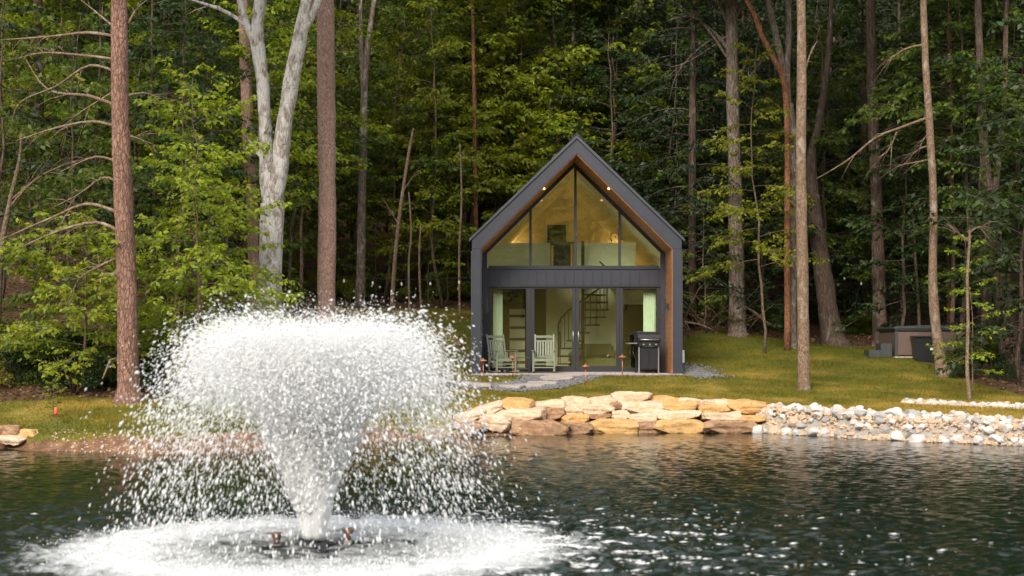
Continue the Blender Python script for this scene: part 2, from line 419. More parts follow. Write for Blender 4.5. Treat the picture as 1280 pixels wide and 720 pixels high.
def terrain():
    xs = np.unique(np.r_[np.linspace(-90, -16, 30), np.arange(-16, 16.01, 0.2), np.linspace(16, 90, 30)])
    ys = np.unique(np.r_[np.linspace(-60, 2, 24), np.arange(2, 23, 1.0), np.arange(23, 54, 0.2), np.linspace(54, 170, 60)])
    X, Y = np.meshgrid(xs, ys)
    Z = ground(X, Y)
    rng = np.random.default_rng(3)
    far = Y > lawn_limit(X)
    Z += np.where(far & (Y > 26), 0.10, 0.012) * np.array([mnoise.noise(Vector((a * 1.1, b * 1.1, 0))) for a, b in zip(X.ravel(), Y.ravel())]).reshape(X.shape)
    nx, ny = len(xs), len(ys)
    V = np.c_[X.ravel(), Y.ravel(), Z.ravel()]
    i = (np.arange(ny - 1)[:, None] * nx + np.arange(nx - 1)[None]).ravel()
    Fc = np.c_[i, i + 1, i + nx + 1, i + nx]
    me = mesh_np('ground', V, Fc, True)
    d = Y - shore(X)
    lawn = ss((lawn_limit(X) - Y) / 0.6 + 0.5)
    dw = np.interp(X, [-9.5, -8, -6.8, -5, -3.6, -2.6, -1], [0.15, 0.15, 0.45, 0.7, 0.3, 0.15, 0.1])
    lawn *= ss((d - np.where(X > 5.1, np.interp(X, [5.3, 5.8, 7.0, 8.5, 10.5, 11.5], [0.9, 1.7, 2.3, 2.2, 1.8, 0.6]) - 0.3, dw)) / 0.4)
    lawn = np.where(Y < 10, 1, lawn)
    dirt = 1 - ss((d - np.where(X > 5.1, 2.4, 1.0)) / 0.7); dirt = np.where(Y < 10, 0, dirt)
    a = me.color_attributes.new('zone', 'FLOAT_COLOR', 'POINT')
    a.data.foreach_set('color', np.c_[lawn.ravel(), dirt.ravel(), ((X > 5.1) & (Y > 10)).astype(float).ravel(), np.ones(lawn.size)].astype(np.float32).ravel())
    m, nt, out = new_mat('ground')
    at = N(nt, 'ShaderNodeAttribute', attribute_name='zone')
    sp = nt.nodes.new('ShaderNodeSeparateColor'); nt.links.new(at.outputs['Color'], sp.inputs[0])
    v = coords(nt)
    f1 = noise_tex(nt, v, 0.55, 5, 0.6); f2 = noise_tex(nt, v, 5, 6, 0.6); f3 = noise_tex(nt, v, 26, 4, 0.6)
    tcl = nt.nodes.new('ShaderNodeTexCoord'); sy_ = nt.nodes.new('ShaderNodeSeparateXYZ'); nt.links.new(tcl.outputs['Object'], sy_.inputs[0])
    f1 = math_(nt, 'ADD', f1, math_(nt, 'MULTIPLY', math_(nt, 'MULTIPLY', math_(nt, 'SUBTRACT', 37.5, sy_.outputs['Y']), 0.017), math_(nt, 'MULTIPLY', math_(nt, 'ADD', sy_.outputs['X'], 4.0), 0.25, True)))  # more golden towards the bank: drier grass, plus sunlight put into the colour
    grass = ramp(nt, f1, [(0.32, (0.095, 0.098, 0.016)), (0.5, (0.17, 0.14, 0.024)), (0.66, (0.34, 0.235, 0.055))])
    grass = mix(nt, ramp(nt, f2, [(0.35, 0.5), (0.6, 0.0)]), grass, (0.07, 0.078, 0.014))
    grass = mix(nt, ramp(nt, f3, [(0.3, 0.4), (0.55, 0.0)]), grass, (0.05, 0.055, 0.012))
    litter = ramp(nt, f3, [(0.3, (0.035, 0.02, 0.012)), (0.5, (0.10, 0.055, 0.032)), (0.7, (0.18, 0.105, 0.065))])
    litter = mix(nt, ramp(nt, f2, [(0.45, 0.0), (0.6, 0.7)]), litter, (0.045, 0.04, 0.014))
    dirt_c = ramp(nt, f2, [(0.3, (0.08, 0.042, 0.026)), (0.55, (0.19, 0.105, 0.06)), (0.75, (0.32, 0.19, 0.115))])
    dirt_c = mix(nt, ramp(nt, f3, [(0.55, 0.0), (0.7, 0.5)]), dirt_c, (0.10, 0.055, 0.03))
    dirt_c = mix(nt, sp.outputs[2], dirt_c, (0.30, 0.27, 0.24))
    base = mix(nt, sp.outputs[1], litter, dirt_c)
    edge = math_(nt, 'ADD', sp.outputs[0], math_(nt, 'MULTIPLY', math_(nt, 'SUBTRACT', f2, 0.5), 1.1))
    base = mix(nt, ramp(nt, edge, [(0.38, 0.0), (0.55, 1.0)]), base, grass)
    principled(nt, out, base, 0.95, 0, mix(nt, 0.5, f2, f3), 0.7, 0.06, 0.1)
    return structure(obj('ground', me, m))
terrain()

# ------------------------------------------------------------------ pond
FX, FY = WX(390, 12.8), 12.8
def pond():
    # real wavelets in the part of the pond one sees, calm water beyond
    rng = np.random.default_rng(19)
    x0, x1, y0, y1, st = -12.2, 12.2, 9.4, 32.4, 0.032
    xs = np.arange(x0, x1 + 1e-6, st); ys = np.arange(y0, y1 + 1e-6, st)
    X, Y = np.meshgrid(xs, ys); Z = np.zeros_like(X)
    r = np.hypot(X - FX, Y - FY)
    def gust(f, ph):
        return 0.6 + 0.4 * np.sin(X * f + ph + 1.3 * np.sin(Y * f * 0.7 + ph)) * np.sin(Y * f * 1.3 + 2 * ph)
    tot = 0
    for k in range(60):
        lam = 0.095 * (5.0 ** rng.random()); kk = 2 * PI / lam
        th = rng.normal(0.5 * PI, 0.85)             # mostly running towards or away from the bank
        ph = rng.uniform(0, 6.28); sl = lam ** -0.05
        wob = 0.5 * np.sin(X * 0.9 + ph) + 0.5 * np.sin(Y * 0.8 + 2 * ph)
        Z += sl / kk * np.sin(kk * (X * math.cos(th) + Y * math.sin(th)) + ph + wob) * (gust(0.7, ph) if k % 2 else 1)
        tot += sl * sl / 2
    for k in range(10):                              # rings spreading from the fountain
        lam = rng.uniform(0.22, 0.5); kk = 2 * PI / lam; ph = rng.uniform(0, 6.28); az = np.arctan2(Y - FY, X - FX)
        Z += 1.0 / kk * np.sin(kk * r + ph + 0.6 * np.sin(3 * az + ph)) * (0.6 + 0.4 * np.sin(5 * az + ph * 3)) * np.exp(-((r - 2) / 4) ** 2) * 1.5
        tot += 0.5
    Z /= math.sqrt(tot)                              # rms slope about one
    slope = np.interp(r, [0, 0.6, 1.6, 2.6, 4.5, 7, 10, 16, 22], [0.14, 0.26, 0.42, 0.40, 0.26, 0.15, 0.095, 0.065, 0.05])
    edge = np.minimum(np.minimum(X - x0, x1 - X), np.minimum(Y - y0, y1 - Y)); Z *= slope * ss(edge / 1.2)
    nx = len(xs); ny = len(ys)
    i = (np.arange(ny - 1)[:, None] * nx + np.arange(nx - 1)[None]).ravel()
    V = [np.c_[X.ravel(), Y.ravel(), Z.ravel()]]; Fq = [np.c_[i, i + 1, i + nx + 1, i + nx]]
    n0 = X.size; xe, ye = xs[-1], ys[-1]
    for a_, b_, c_, d_ in ((-62, x0, NEAR - 1.5, 36), (xe, 62, NEAR - 1.5, 36), (x0, xe, NEAR - 1.5, y0), (x0, xe, ye, 36)):
        V.append(np.array([(a_, c_, 0), (b_, c_, 0), (b_, d_, 0), (a_, d_, 0)], float)); Fq.append(np.array([[n0, n0 + 1, n0 + 2, n0 + 3]])); n0 += 4
    me = mesh_np('pond_water', np.concatenate(V), np.concatenate(Fq), True)
    m, nt, out = new_mat('pond water')
    t = nt.nodes.new('ShaderNodeTexCoord')
    sub = N(nt, 'ShaderNodeVectorMath', operation='SUBTRACT'); sub.inputs[1].default_value = (FX, FY, 0)
    nt.links.new(t.outputs['Object'], sub.inputs[0])
    ln = N(nt, 'ShaderNodeVectorMath', operation='LENGTH'); nt.links.new(sub.outputs[0], ln.inputs[0])
    r = ln.outputs['Value']
    # waves: short choppy ripples, spreading from the fountain and dying out
    v1 = coords(nt, (0.75, 1.25, 1))
    w1 = noise_tex(nt, v1, 9, 3, 0.5, 0.3); w2 = noise_tex(nt, v1, 22, 3, 0.55, 0.2); w3 = noise_tex(nt, coords(nt), 0.9, 2, 0.5)
    warp = math_(nt, 'ADD', math_(nt, 'MULTIPLY', r, 11.0), math_(nt, 'MULTIPLY', w3, 12.0))
    rings = math_(nt, 'SINE', warp)
    hgt = math_(nt, 'ADD', math_(nt, 'MULTIPLY', w1, 1.1), math_(nt, 'MULTIPLY', w2, 0.42))
    hgt = math_(nt, 'ADD', hgt, math_(nt, 'MULTIPLY', rings, 0.05))
    amp = N(nt, 'ShaderNodeMapRange'); amp.inputs[1].default_value = 1.0; amp.inputs[2].default_value = 10.0
    amp.inputs[3].default_value = 0.02; amp.inputs[4].default_value = 0.003
    nt.links.new(r, amp.inputs[0])
    hgt = math_(nt, 'MULTIPLY', hgt, amp.outputs[0])
    bp = N(nt, 'ShaderNodeBump', i_Strength=1.0, i_Distance=1.0); nt.links.new(hgt, bp.inputs['Height'])
    p = nt.nodes.new('ShaderNodeBsdfPrincipled')
    p.inputs['Base Color'].default_value = (0.002, 0.009, 0.005, 1)
    p.inputs['Roughness'].default_value = 0.06; p.inputs['IOR'].default_value = 1.38
    nt.links.new(bp.outputs[0], p.inputs['Normal'])
    # foam churned up where the spray lands
    fo = noise_tex(nt, coords(nt, (1, 1, 1)), 3.4, 8, 0.72, 0.8)
    fo2 = noise_tex(nt, coords(nt, (1, 1, 1)), 15, 6, 0.7, 0.4)
    mask = ramp(nt, math_(nt, 'DIVIDE', r, 6.0), [(0.0, 0.60), (0.12, 0.57), (0.22, 0.70), (0.29, 0.84), (0.34, 0.72), (0.42, 0.50), (0.55, 0.36), (0.8, 0.1)])
    fsum = math_(nt, 'ADD', math_(nt, 'ADD', math_(nt, 'MULTIPLY', fo, 0.65), math_(nt, 'MULTIPLY', fo2, 0.35)), math_(nt, 'SUBTRACT', mask, 1.0))
    ff = ramp(nt, fsum, [(0.0, 0.0), (0.12, 0.45), (0.22, 0.72), (0.36, 0.93)])
    fd = N(nt, 'ShaderNodeBsdfDiffuse'); fd.inputs[0].default_value = (0.82, 0.84, 0.85, 1)
    b2 = N(nt, 'ShaderNodeBump', i_Strength=0.8, i_Distance=0.12); nt.links.new(fo2, b2.inputs['Height']); nt.links.new(b2.outputs[0], fd.inputs['Normal'])
    ms = nt.nodes.new('ShaderNodeMixShader')
    nt.links.new(ff, ms.inputs[0]); nt.links.new(p.outputs[0], ms.inputs[1]); nt.links.new(fd.outputs[0], ms.inputs[2])
    nt.links.new(ms.outputs[0], out.inputs[0])
    return structure(obj('pond_water', me, m))
pond()

# ------------------------------------------------------------------ fountain
def octas(name, P, D, R, L):
    """elongated octahedral drops: centres P, axes D, radii R, lengths L"""
    n = len(P)
    D = D / np.linalg.norm(D, axis=1, keepdims=True)
    ref = np.where(np.abs(D[:, 2:3]) < 0.9, np.array([[0, 0, 1.0]]), np.array([[1.0, 0, 0]]))
    A = np.cross(D, ref); A /= np.linalg.norm(A, axis=1, keepdims=True); B = np.cross(D, A)
    V = np.stack([P + D * L[:, None], P - D * L[:, None], P + A * R[:, None], P + B * R[:, None], P - A * R[:, None], P - B * R[:, None]], 1)
    f = np.array([(0, 2, 3), (0, 3, 4), (0, 4, 5), (0, 5, 2), (1, 3, 2), (1, 4, 3), (1, 5, 4), (1, 2, 5)])
    Fc = (np.arange(n)[:, None, None] * 6 + f[None]).reshape(-1, 3)
    return mesh_np(name, V.reshape(-1, 3), Fc, True)

def fountain():
    root = thing('pond_fountain', 'floating pond fountain throwing a tall white mushroom of spray in the pond', 'fountain', (FX, FY, 0))
    rng = np.random.default_rng(11)
    g = 9.81
    def sim(n, vr0, vrs, h, hs, jit, tmin=0, tmax=1.0, r0=0.05, cut=None):
        hh = np.clip(rng.normal(h, hs, n), 0.3, 2.5); vz = np.sqrt(2 * g * hh)
        vr = np.abs(rng.normal(vr0, vrs, n)); hh = np.clip(hh + 0.05 * (1.5 - vr), 0.3, 2.2); vz = np.sqrt(2 * g * hh); az = rng.uniform(0, 2 * PI, n)
        T = 2 * vz / g; t = rng.uniform(tmin, tmax, n)
        keep = rng.random(n) < (1 - 0.62 * ss((t - 0.66) / 0.3) if cut is None else 1 - 0.96 * ss((t - cut) / 0.36)); hh, vz, vr, az, T, t = (q[keep] for q in (hh, vz, vr, az, T, t)); n = len(t); t = t * T
        z = vz * t - 0.5 * g * t * t + 0.08
        tau = 1.5
        rr = r0 * rng.uniform(0.3, 1, n) + vr * tau * (1 - np.exp(-t / tau))
        j = jit * (0.15 + t)[:, None] * rng.normal(0, 1, (n, 3))
        P = np.c_[rr * np.cos(az), rr * np.sin(az), z] + j
        D = np.c_[vr * np.cos(az), vr * np.sin(az), vz - g * t]
        P[:, 2] = np.maximum(P[:, 2], 0.0)
        return P, D
    parts = [sim(74000, 1.72, 0.26, 1.74, 0.13, 0.05),               # the outer umbrella
             sim(14000, 1.95, 0.26, 1.62, 0.16, 0.06, 0.25, 1.0),
             sim(50000, 1.42, 0.34, 1.77, 0.13, 0.05, 0.0, 0.95, cut=0.46),       # the filled inside
             sim(22000, 0.8, 0.4, 1.66, 0.13, 0.05, 0.0, 0.85, cut=0.46),
             sim(135000, 1.3, 0.5, 1.76, 0.12, 0.032, 0.0, 0.46),        # the rising column
             sim(4500, 1.6, 0.5, 1.55, 0.3, 0.09, 0.2, 1.0)]
    P = np.concatenate([a for a, b in parts]); D = np.concatenate([b for a, b in parts])
    n = len(P)
    R = np.clip(rng.lognormal(math.log(0.0034), 0.5, n), 0.0017, 0.012)
    sp = np.linalg.norm(D, axis=1)
    o = obj('water_spray', octas('water_spray', P, D + rng.normal(0, 0.25, D.shape), R, R * (1.3 + 0.48 * sp)), 'spray', root); o['kind'] = 'stuff'
    # splash drops jumping where the water lands
    n = 7500
    az = rng.uniform(0, 2 * PI, n); rr = np.abs(rng.normal(1.72, 0.3, n)); zz = np.abs(rng.normal(0, 0.05, n)) ** 1.0
    P = np.c_[rr * np.cos(az), rr * np.sin(az), zz]; D = np.c_[rng.normal(0, .3, n), rng.normal(0, .3, n), np.ones(n)]
    R = np.clip(rng.lognormal(math.log(0.0036), 0.5, n), 0.0018, 0.011)
    o = obj('splash', octas('splash', P, D, R, R * 1.5), 'spray', root); o['kind'] = 'stuff'
    # white flecks added in place of sky glints on the ripples
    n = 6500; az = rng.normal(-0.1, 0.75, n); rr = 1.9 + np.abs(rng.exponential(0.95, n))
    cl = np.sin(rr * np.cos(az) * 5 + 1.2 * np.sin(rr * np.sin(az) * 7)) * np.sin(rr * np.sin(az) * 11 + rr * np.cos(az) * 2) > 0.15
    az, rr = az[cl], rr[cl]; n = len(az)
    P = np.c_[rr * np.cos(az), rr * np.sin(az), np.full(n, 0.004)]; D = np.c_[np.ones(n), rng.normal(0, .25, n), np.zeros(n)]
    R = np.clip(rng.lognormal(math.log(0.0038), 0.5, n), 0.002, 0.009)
    o = obj('glint_flecks', octas('glint_flecks', P, D, R, R * rng.uniform(3, 9, n)), 'spray', root); o['kind'] = 'stuff'
    # solid throat of the jet
    jt = MB(); pts = []; rs = []
    for i in range(36):
        z = 0.07 + i * 0.045
        q = 1 - math.sqrt(max(0, 1 - z / 2.05))
        pts.append((0.004 * math.sin(i * 1.3), 0.004 * math.cos(i), z)); rs.append((0.075 + 0.95 * q) * (1.0 - 0.62 * ss((z - 0.5) / 0.9)))
    jt.tube(pts, rs, 48, 0.35, 4)
    jt.build('water_jet', 'spray', root, True)
    # fine mist hanging inside the spray
    m, nt, out = new_mat('mist'); pv = N(nt, 'ShaderNodeVolumePrincipled'); pv.inputs['Color'].default_value = (0.97, 0.98, 1, 1); pv.inputs['Density'].default_value = 0.3
    pv.inputs['Anisotropy'].default_value = 0.2; nt.links.new(pv.outputs[0], out.inputs['Volume']); MT['mist'] = m
    m, nt, out = new_mat('dense mist'); pv = N(nt, 'ShaderNodeVolumePrincipled'); pv.inputs['Color'].default_value = (0.985, 0.99, 0.995, 1); pv.inputs['Density'].default_value = 5.0
    pv.inputs['Anisotropy'].default_value = 0.1; nt.links.new(pv.outputs[0], out.inputs['Volume']); MT['dense_mist'] = m
    b = MB(); b.lathe([(0.085, 0.1), (0.12, 0.3), (0.19, 0.6), (0.27, 0.9), (0.34, 1.15), (0.40, 1.4), (0.36, 1.6), (0.2, 1.72), (0.03, 1.74)], n=28)
    o = b.build('mist', 'dense_mist', root, True); o['kind'] = 'stuff'
    b = MB(); b.lathe([(0.09, 0.12), (0.2, 0.6), (0.36, 1.0), (0.55, 1.15), (0.85, 1.2), (1.15, 1.3), (1.22, 1.45), (1.1, 1.64), (0.8, 1.82), (0.35, 1.86), (0.05, 1.87)], n=32)
    o = b.build('mist', 'mist', root, True); o['kind'] = 'stuff'
    # floating hardware
    b = MB(); b.lathe([(0.10, -0.05), (0.155, -0.045), (0.16, 0.025), (0.145, 0.04), (0.075, 0.045), (0.07, 0.09), (0.06, 0.09)], n=24)
    b.build('nozzle', 'black_plastic', root, True)
    b = MB()
    for k in range(4):
        a = k * PI / 2 + 0.42
        b.bar((0.12 * math.cos(a), 0.12 * math.sin(a), 0.0), (0.46 * math.cos(a), 0.46 * math.sin(a), 0.012), 0.045, 0.03)
    b.tube([(0.34 * math.cos(t), 0.34 * math.sin(t), -0.012) for t in np.linspace(0, 2 * PI, 33)], 0.028, 8)
    b.build('float_ring', 'black_plastic', root)
    for px, dy, z in ((346, 0.0, 0.0), (433, 0.12, 0.02)):
        x = (px - 390) / F * 12.8
        b = MB(); b.lathe([(0.028, 0.02), (0.03, 0.05), (0.046, 0.10), (0.058, 0.115), (0.058, 0.125), (0.04, 0.118)], (x, dy, z), 14)
        s = b.build('spotlight', 'rust', root, True)
        b = MB(); b.box(x - 0.035, x + 0.035, dy - 0.035, dy + 0.035, z - 0.03, z + 0.022)
        b.build('bracket', 'steel', s)
fountain()

# ------------------------------------------------------------------ cabin
def cabin():
    root = thing('cabin', 'small black gabled cabin with a full glass front above the pond', 'cabin', (HX, 40, SLAB))
    ex, iw = 2.95, 2.70
    ys, yg, yb = 0.0, 1.8, 9.2      # front of the porch, glass line, back
    # walls and roof
    for s in (-1, 1):
        b = MB(); b.prism([(s * iw, 0.0), (s * ex, 0.0), (s * ex, 3.515), (s * iw, 3.515)], ys, yb); w = b.build('side_wall', 'charcoal', root, bevel=0.006)
        b = MB(); b.box(s * (ex + 0.012) - 0.012, s * (ex + 0.012) + 0.012, 0.02, 0.06, 0.02, 3.45)
        b.build('corner_trim', 'roof_metal', w)
    b = MB(); b.prism([(0, 6.2), (iw, 3.52), (ex, 3.52), (ex, 3.76), (0, 6.60), (-ex, 3.76), (-ex, 3.52), (-iw, 3.52)], ys, yb)
    rf = b.build('roof', 'charcoal', root)
    b = MB(); b.prism([(0, 6.615), (3.03, 3.705), (3.03, 3.79), (0, 6.715), (-3.03, 3.79), (-3.03, 3.705)], -0.05, yb + 0.05)
    for s in (-1, 1):
        for k in range(10):
            x0 = 0.0; y = k * 0.92 + 0.4
            b.prism([(s * 0.02, 6.70), (s * 3.03, 3.792), (s * 3.03, 3.83), (s * 0.02, 6.74)], y, y + 0.03)
    b.build('roof_sheet', 'roof_metal', rf)
    b = MB(); b.prism([(0, 6.74), (0.16, 6.59), (0.16, 6.61), (0, 6.77), (-0.16, 6.61), (-0.16, 6.59)], -0.055, yb + 0.055)
    b.build('ridge_cap', 'roof_metal', rf)
    # cedar lining of the porch
    t = 0.022
    for s in (-1, 1):
        b = MB(); b.prism([(s * (iw - t), 0.01), (s * (iw - 0.002), 0.01), (s * (iw - 0.002), 3.515), (s * (iw - t), 3.505)], 0.035, yg - 0.08)
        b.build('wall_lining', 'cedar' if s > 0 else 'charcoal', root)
        b = MB(); b.prism([(0, 6.195), (s * iw, 3.515), (s * (iw - 0.022), 3.505), (0, 6.165)], 0.035, yg - 0.08)
        so = b.build('soffit', 'cedar', root)
        # downlights in the soffit
        cx, cz = s * 0.93, 6.2 - 0.93 * 2.68 / 2.7 - 0.032
        b = MB(); b.tube([(cx, 0.24, cz + 0.03), (cx - s * 0.02, 0.24, cz - 0.035)], [0.03, 0.03], 14)
        d = b.build('downlight', 'downlight', so)
        b = MB(); b.box(s * 2.55 - 0.045, s * 2.55 + 0.045, 0.75, 0.85, 1.72, 2.14); sc = b.build('wall_sconce', 'frame_black', root, bevel=0.01)
        b = MB(); b.box(min(s * 2.59, s * 2.68), max(s * 2.59, s * 2.68), 0.77, 0.83, 1.85, 2.0); b.build('backplate', 'frame_black', sc)
    # facade
    y0, y1 = yg - 0.06, yg + 0.06
    fz = 2.57
    for a, c in ((-iw + 0.0, -2.55), (2.53, iw)):
        b = MB(); b.box(a, c, y0 - 0.02, y1, 0.0, 3.505); b.build('corner_board', 'charcoal', root)
    b = MB(); b.box(-2.55, 2.53, yg - 0.04, yg + 0.04, fz + 0.01, 3.06)
    for k in range(19):
        x = -2.45 + k * 0.272
        b.box(x - 0.012, x + 0.012, yg - 0.065, yg - 0.0402, fz + 0.03, 3.04)
    b.box(-2.549, 2.529, yg - 0.08, yg - 0.042, 3.045, 3.075)
    b.build('spandrel_panel', 'charcoal', root)
    b = MB(); b.box(-2.55, 2.53, y0 - 0.03, y1, fz - 0.05, fz + 0.008); b.build('door_header', 'frame_black', root, bevel=0.004)
    def leaf(name, x0, x1, yo, st, bot, top=0.05, handle=None):
        z0, z1 = 0.03, fz - 0.052
        b = MB(); d = 0.045
        b.box(x0, x0 + st, yo - d, yo + d, z0, z1); b.box(x1 - st, x1, yo - d, yo + d, z0, z1)
        b.box(x0 + st, x1 - st, yo - d, yo + d, z0, z0 + bot); b.box(x0 + st, x1 - st, yo - d, yo + d, z1 - top, z1)
        o = b.build(name, 'frame_black', root, bevel=0.004)
        b = MB(); b.box(x0 + st - 0.004, x1 - st + 0.004, yo - 0.006, yo + 0.006, z0 + bot - 0.004, z1 - top + 0.004); b.build('glass_pane', 'glass', o)
        if handle is not None:
            b = MB(); b.tube([(handle, yo - 0.05, 0.92), (handle, yo - 0.09, 0.94), (handle, yo - 0.09, 1.2), (handle, yo - 0.05, 1.22)], 0.014, 8); b.build('handle', 'steel', o, True)
        return o
    leaf('sidelight_window', -2.55, -1.27, yg + 0.005, 0.13, 0.12)
    leaf('sliding_door', -1.265, 0.045, yg - 0.002, 0.10, 0.17, 0.045, -0.03)
    leaf('sliding_door', 0.05, 1.335, yg - 0.002, 0.10, 0.17, 0.045, 0.125)
    leaf('sidelight_window', 1.34, 2.53, yg + 0.005, 0.10, 0.12)
    b = MB(); b.box(-2.55, 2.53, y0 - 0.04, y1 + 0.03, 0.002, 0.028); b.build('door_sill', 'steel', root)
    # gable windows
    rk = 2.68 / 2.7
    def rz(x): return 6.2 - abs(x) * rk - 0.028
    b = MB(); b.box(-2.52, 2.50, y0, y1, 3.078, 3.14)
    for s in (-1, 1):      # raking frame
        b.prism([(0, rz(0)), (s * 2.68, rz(2.68)), (s * 2.68, rz(2.68) - 0.13), (0, rz(0) - 0.14)], y0, y1)
    gf = b.build('gable_frame', 'frame_black', root)
    xs = [-2.53, -1.28, 0.04, 1.34, 2.51]
    for i in range(4):
        xa, xb = xs[i], xs[i + 1]
        zi = lambda x: rz(x) - 0.125
        poly = [(xa, 3.13), (xb, 3.13), (xb, max(zi(xb), 3.2))]
        if xa < 0 < xb: poly.append((0, zi(0)))
        poly.append((xa, max(zi(xa), 3.2)))
        b = MB(); b.prism(poly, yg - 0.006, yg + 0.006)
        gw = b.build('gable_window', 'glass', root)
        if i < 3:
            b = MB(); b.box(xb - 0.035, xb + 0.035, y0 + 0.002, y1 - 0.002, 3.135, zi(xb) + 0.02); b.build('mullion', 'frame_black', gw)
    # inside
    b = MB()
    for s in (-1, 1):
        b.prism([(s * (iw - 0.03), 0.0), (s * (iw - 0.005), 0.0), (s * (iw - 0.005), 3.50), (s * (iw - 0.03), 3.49)], yg + 0.07, 8.6)
        b.prism([(0, 6.19), (s * iw, 3.51), (s * (iw - 0.04), 3.49), (0, 6.15)], yg + 0.07, 8.6)
    b.build('interior_lining', 'cream', root)
    b = MB(); b.prism([(-iw, 0), (iw, 0), (iw, 3.5), (0, 6.17), (-iw, 3.5)], 8.6, 8.8); bw = b.build('back_wall', 'cream', root)
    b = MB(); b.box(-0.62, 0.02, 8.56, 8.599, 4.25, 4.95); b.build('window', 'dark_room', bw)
    b = MB(); b.box(-iw + 0.03, iw - 0.03, yg + 0.07, 8.6, -0.02, 0.012); b.build('floor', 'floor_wood', root)
    b = MB(); b.box(-iw + 0.03, iw - 0.03, yg + 0.07, 3.2, 2.6, 3.04); b.box(-iw + 0.03, -0.35, 3.2, 8.6, 2.6, 3.04); b.box(1.25, iw - 0.03, 3.2, 8.6, 2.6, 3.04)
    b.box(-0.35, 1.25, 5.2, 8.6, 2.6, 3.04)
    b.build('loft_floor', 'cream', root)
    for x0, x1 in ((-2.60, -0.62), (0.06, 2.0)):
        b = MB(); b.box(x0, x1, 3.9, 4.0, 3.04, 3.98); b.build('loft_half_wall', 'cream', root)
    b = MB()
    for s in (-1, 1):       # led strips washing the rear gable
        b.box(min(s * 1.45, s * 2.05), max(s * 1.45, s * 2.05), 8.44, 8.48, 4.03, 4.06)
    b.build('light_strip', 'led', root)
    # ground floor rear wall with openings and stairs
    yw = 4.5
    b = MB(); b.box(-0.75, 1.5, yw, yw + 0.1, 0.012, 2.6); iwall = b.build('partition_wall', 'cream', root)
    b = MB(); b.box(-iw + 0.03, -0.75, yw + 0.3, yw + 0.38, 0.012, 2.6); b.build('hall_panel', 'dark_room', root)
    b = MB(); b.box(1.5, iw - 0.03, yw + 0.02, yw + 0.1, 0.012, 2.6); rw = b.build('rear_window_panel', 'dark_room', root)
    b = MB(); b.box(1.52, 2.45, yw - 0.05, yw - 0.02, 2.1, 2.55); b.build('roller_blind', 'mint', root)
    b = MB(); b.box(-1.9, -1.42, yw - 0.25, yw + 0.2, 0.012, 1.95)
    sh = b.build('stair_block', 'cream', root)
    for k in range(5):
        b = MB(); b.box(-1.91, -1.41, yw - 0.27, yw - 0.252, 0.25 + k * 0.36, 0.33 + k * 0.36); b.build('tread', 'black_iron', sh)
    # spiral staircase
    cx, cy = 0.34, 3.4
    b = MB(); b.tube([(cx, cy, 0.01), (cx, cy, 4.0)], 0.05, 12); st = b.build('spiral_staircase', 'black_iron', root)
    rail = []
    for k in range(12):
        a = rad(150 + k * 26); a2 = a + rad(29); z = 0.22 + k * 0.235
        R = 0.78
        v = [(cx, cy), (cx + R * math.cos(a), cy + R * math.sin(a)), (cx + R * math.cos((a + a2) / 2) * 1.02, cy + R * math.sin((a + a2) / 2) * 1.02), (cx + R * math.cos(a2), cy + R * math.sin(a2))]
        b = MB(); b.add([(x, y, z) for x, y in v] + [(x, y, z + 0.05) for x, y in v], [(0, 3, 2, 1), (4, 5, 6, 7), (0, 1, 5, 4), (1, 2, 6, 5), (2, 3, 7, 6), (3, 0, 4, 7)])
        b.build('tread', 'black_iron', st)
        for f in (0.15, 0.65):
            aa = a + (a2 - a) * f; q = (cx + R * 0.97 * math.cos(aa), cy + R * 0.97 * math.sin(aa))
            zr = z + 0.235 * f
            b = MB(); b.tube([(*q, z + 0.05), (*q, zr + 0.9)], 0.013, 6); b.build('baluster', 'black_iron', st)
            rail.append((*q, zr + 0.9))
    b = MB(); b.tube(rail, 0.026, 8); b.build('handrail', 'black_iron', st, True)
    b = MB()
    for k in range(9):
        b.box(-0.64 + k * 0.085, -0.62 + k * 0.085, 3.6, 3.62, 3.04, 3.95)
    b.box(-0.66, 0.10, 3.59, 3.63, 3.93, 3.98); b.box(-0.5, 0.0, 4.6, 4.9, 3.04, 4.0)
    b.build('loft_railing', 'black_iron', root)
    # small box on the outside wall
    b = MB(); b.box(ex + 0.03, ex + 0.12, 0.35, 0.6, 0.3, 0.66); b.build('outlet_box', 'white', root, bevel=0.01)

    b = MB(); b.box(HX - 2.97, HX + 2.97, 39.78, 42.2, SLAB - 0.13, SLAB)
    structure(b.build('patio', 'concrete', None, bevel=0.01))

    # curtains
    def curtain(x0, x1, label):
        xs = np.linspace(x0, x1, 40); b = MB()
        t = thing('curtain', label, 'curtain', (HX + (x0 + x1) / 2, 42.05, SLAB + 0.05), 0)
        v = []
        for side in (0, 0.012):
            for z in (0.0, 2.42):
                for i, x in enumerate(xs):
                    v.append((x - (x0 + x1) / 2, 0.045 * math.sin(i * 1.05) + side, z))
        n = len(xs)
        f = []
        for i in range(n - 1):
            f.append((i, i + 1, n + i + 1, n + i)); f.append((2 * n + i, 3 * n + i, 3 * n + i + 1, 2 * n + i + 1))
            f.append((n + i, n + i + 1, 3 * n + i + 1, 3 * n + i))
        b.add(v, f); b.build('fabric', 'mint', t, True)
        b = MB(); b.bar((x0 - (x0 + x1) / 2 - 0.05, 0, 2.44), (x1 - (x0 + x1) / 2 + 0.05, 0, 2.44), 0.03); b.build('rail', 'frame_black', t)
    curtain(-2.38, -2.1, 'pale mint curtain behind the glass beside the turned rocking chair')
    curtain(2.06, 2.42, 'pale mint curtain behind the glass above the grill')
    # sofa seen through the door
    t = thing('sofa', 'olive green sofa inside the cabin under the spiral stairs', 'sofa', (HX + 0.72, 43.95, SLAB + 0.012))
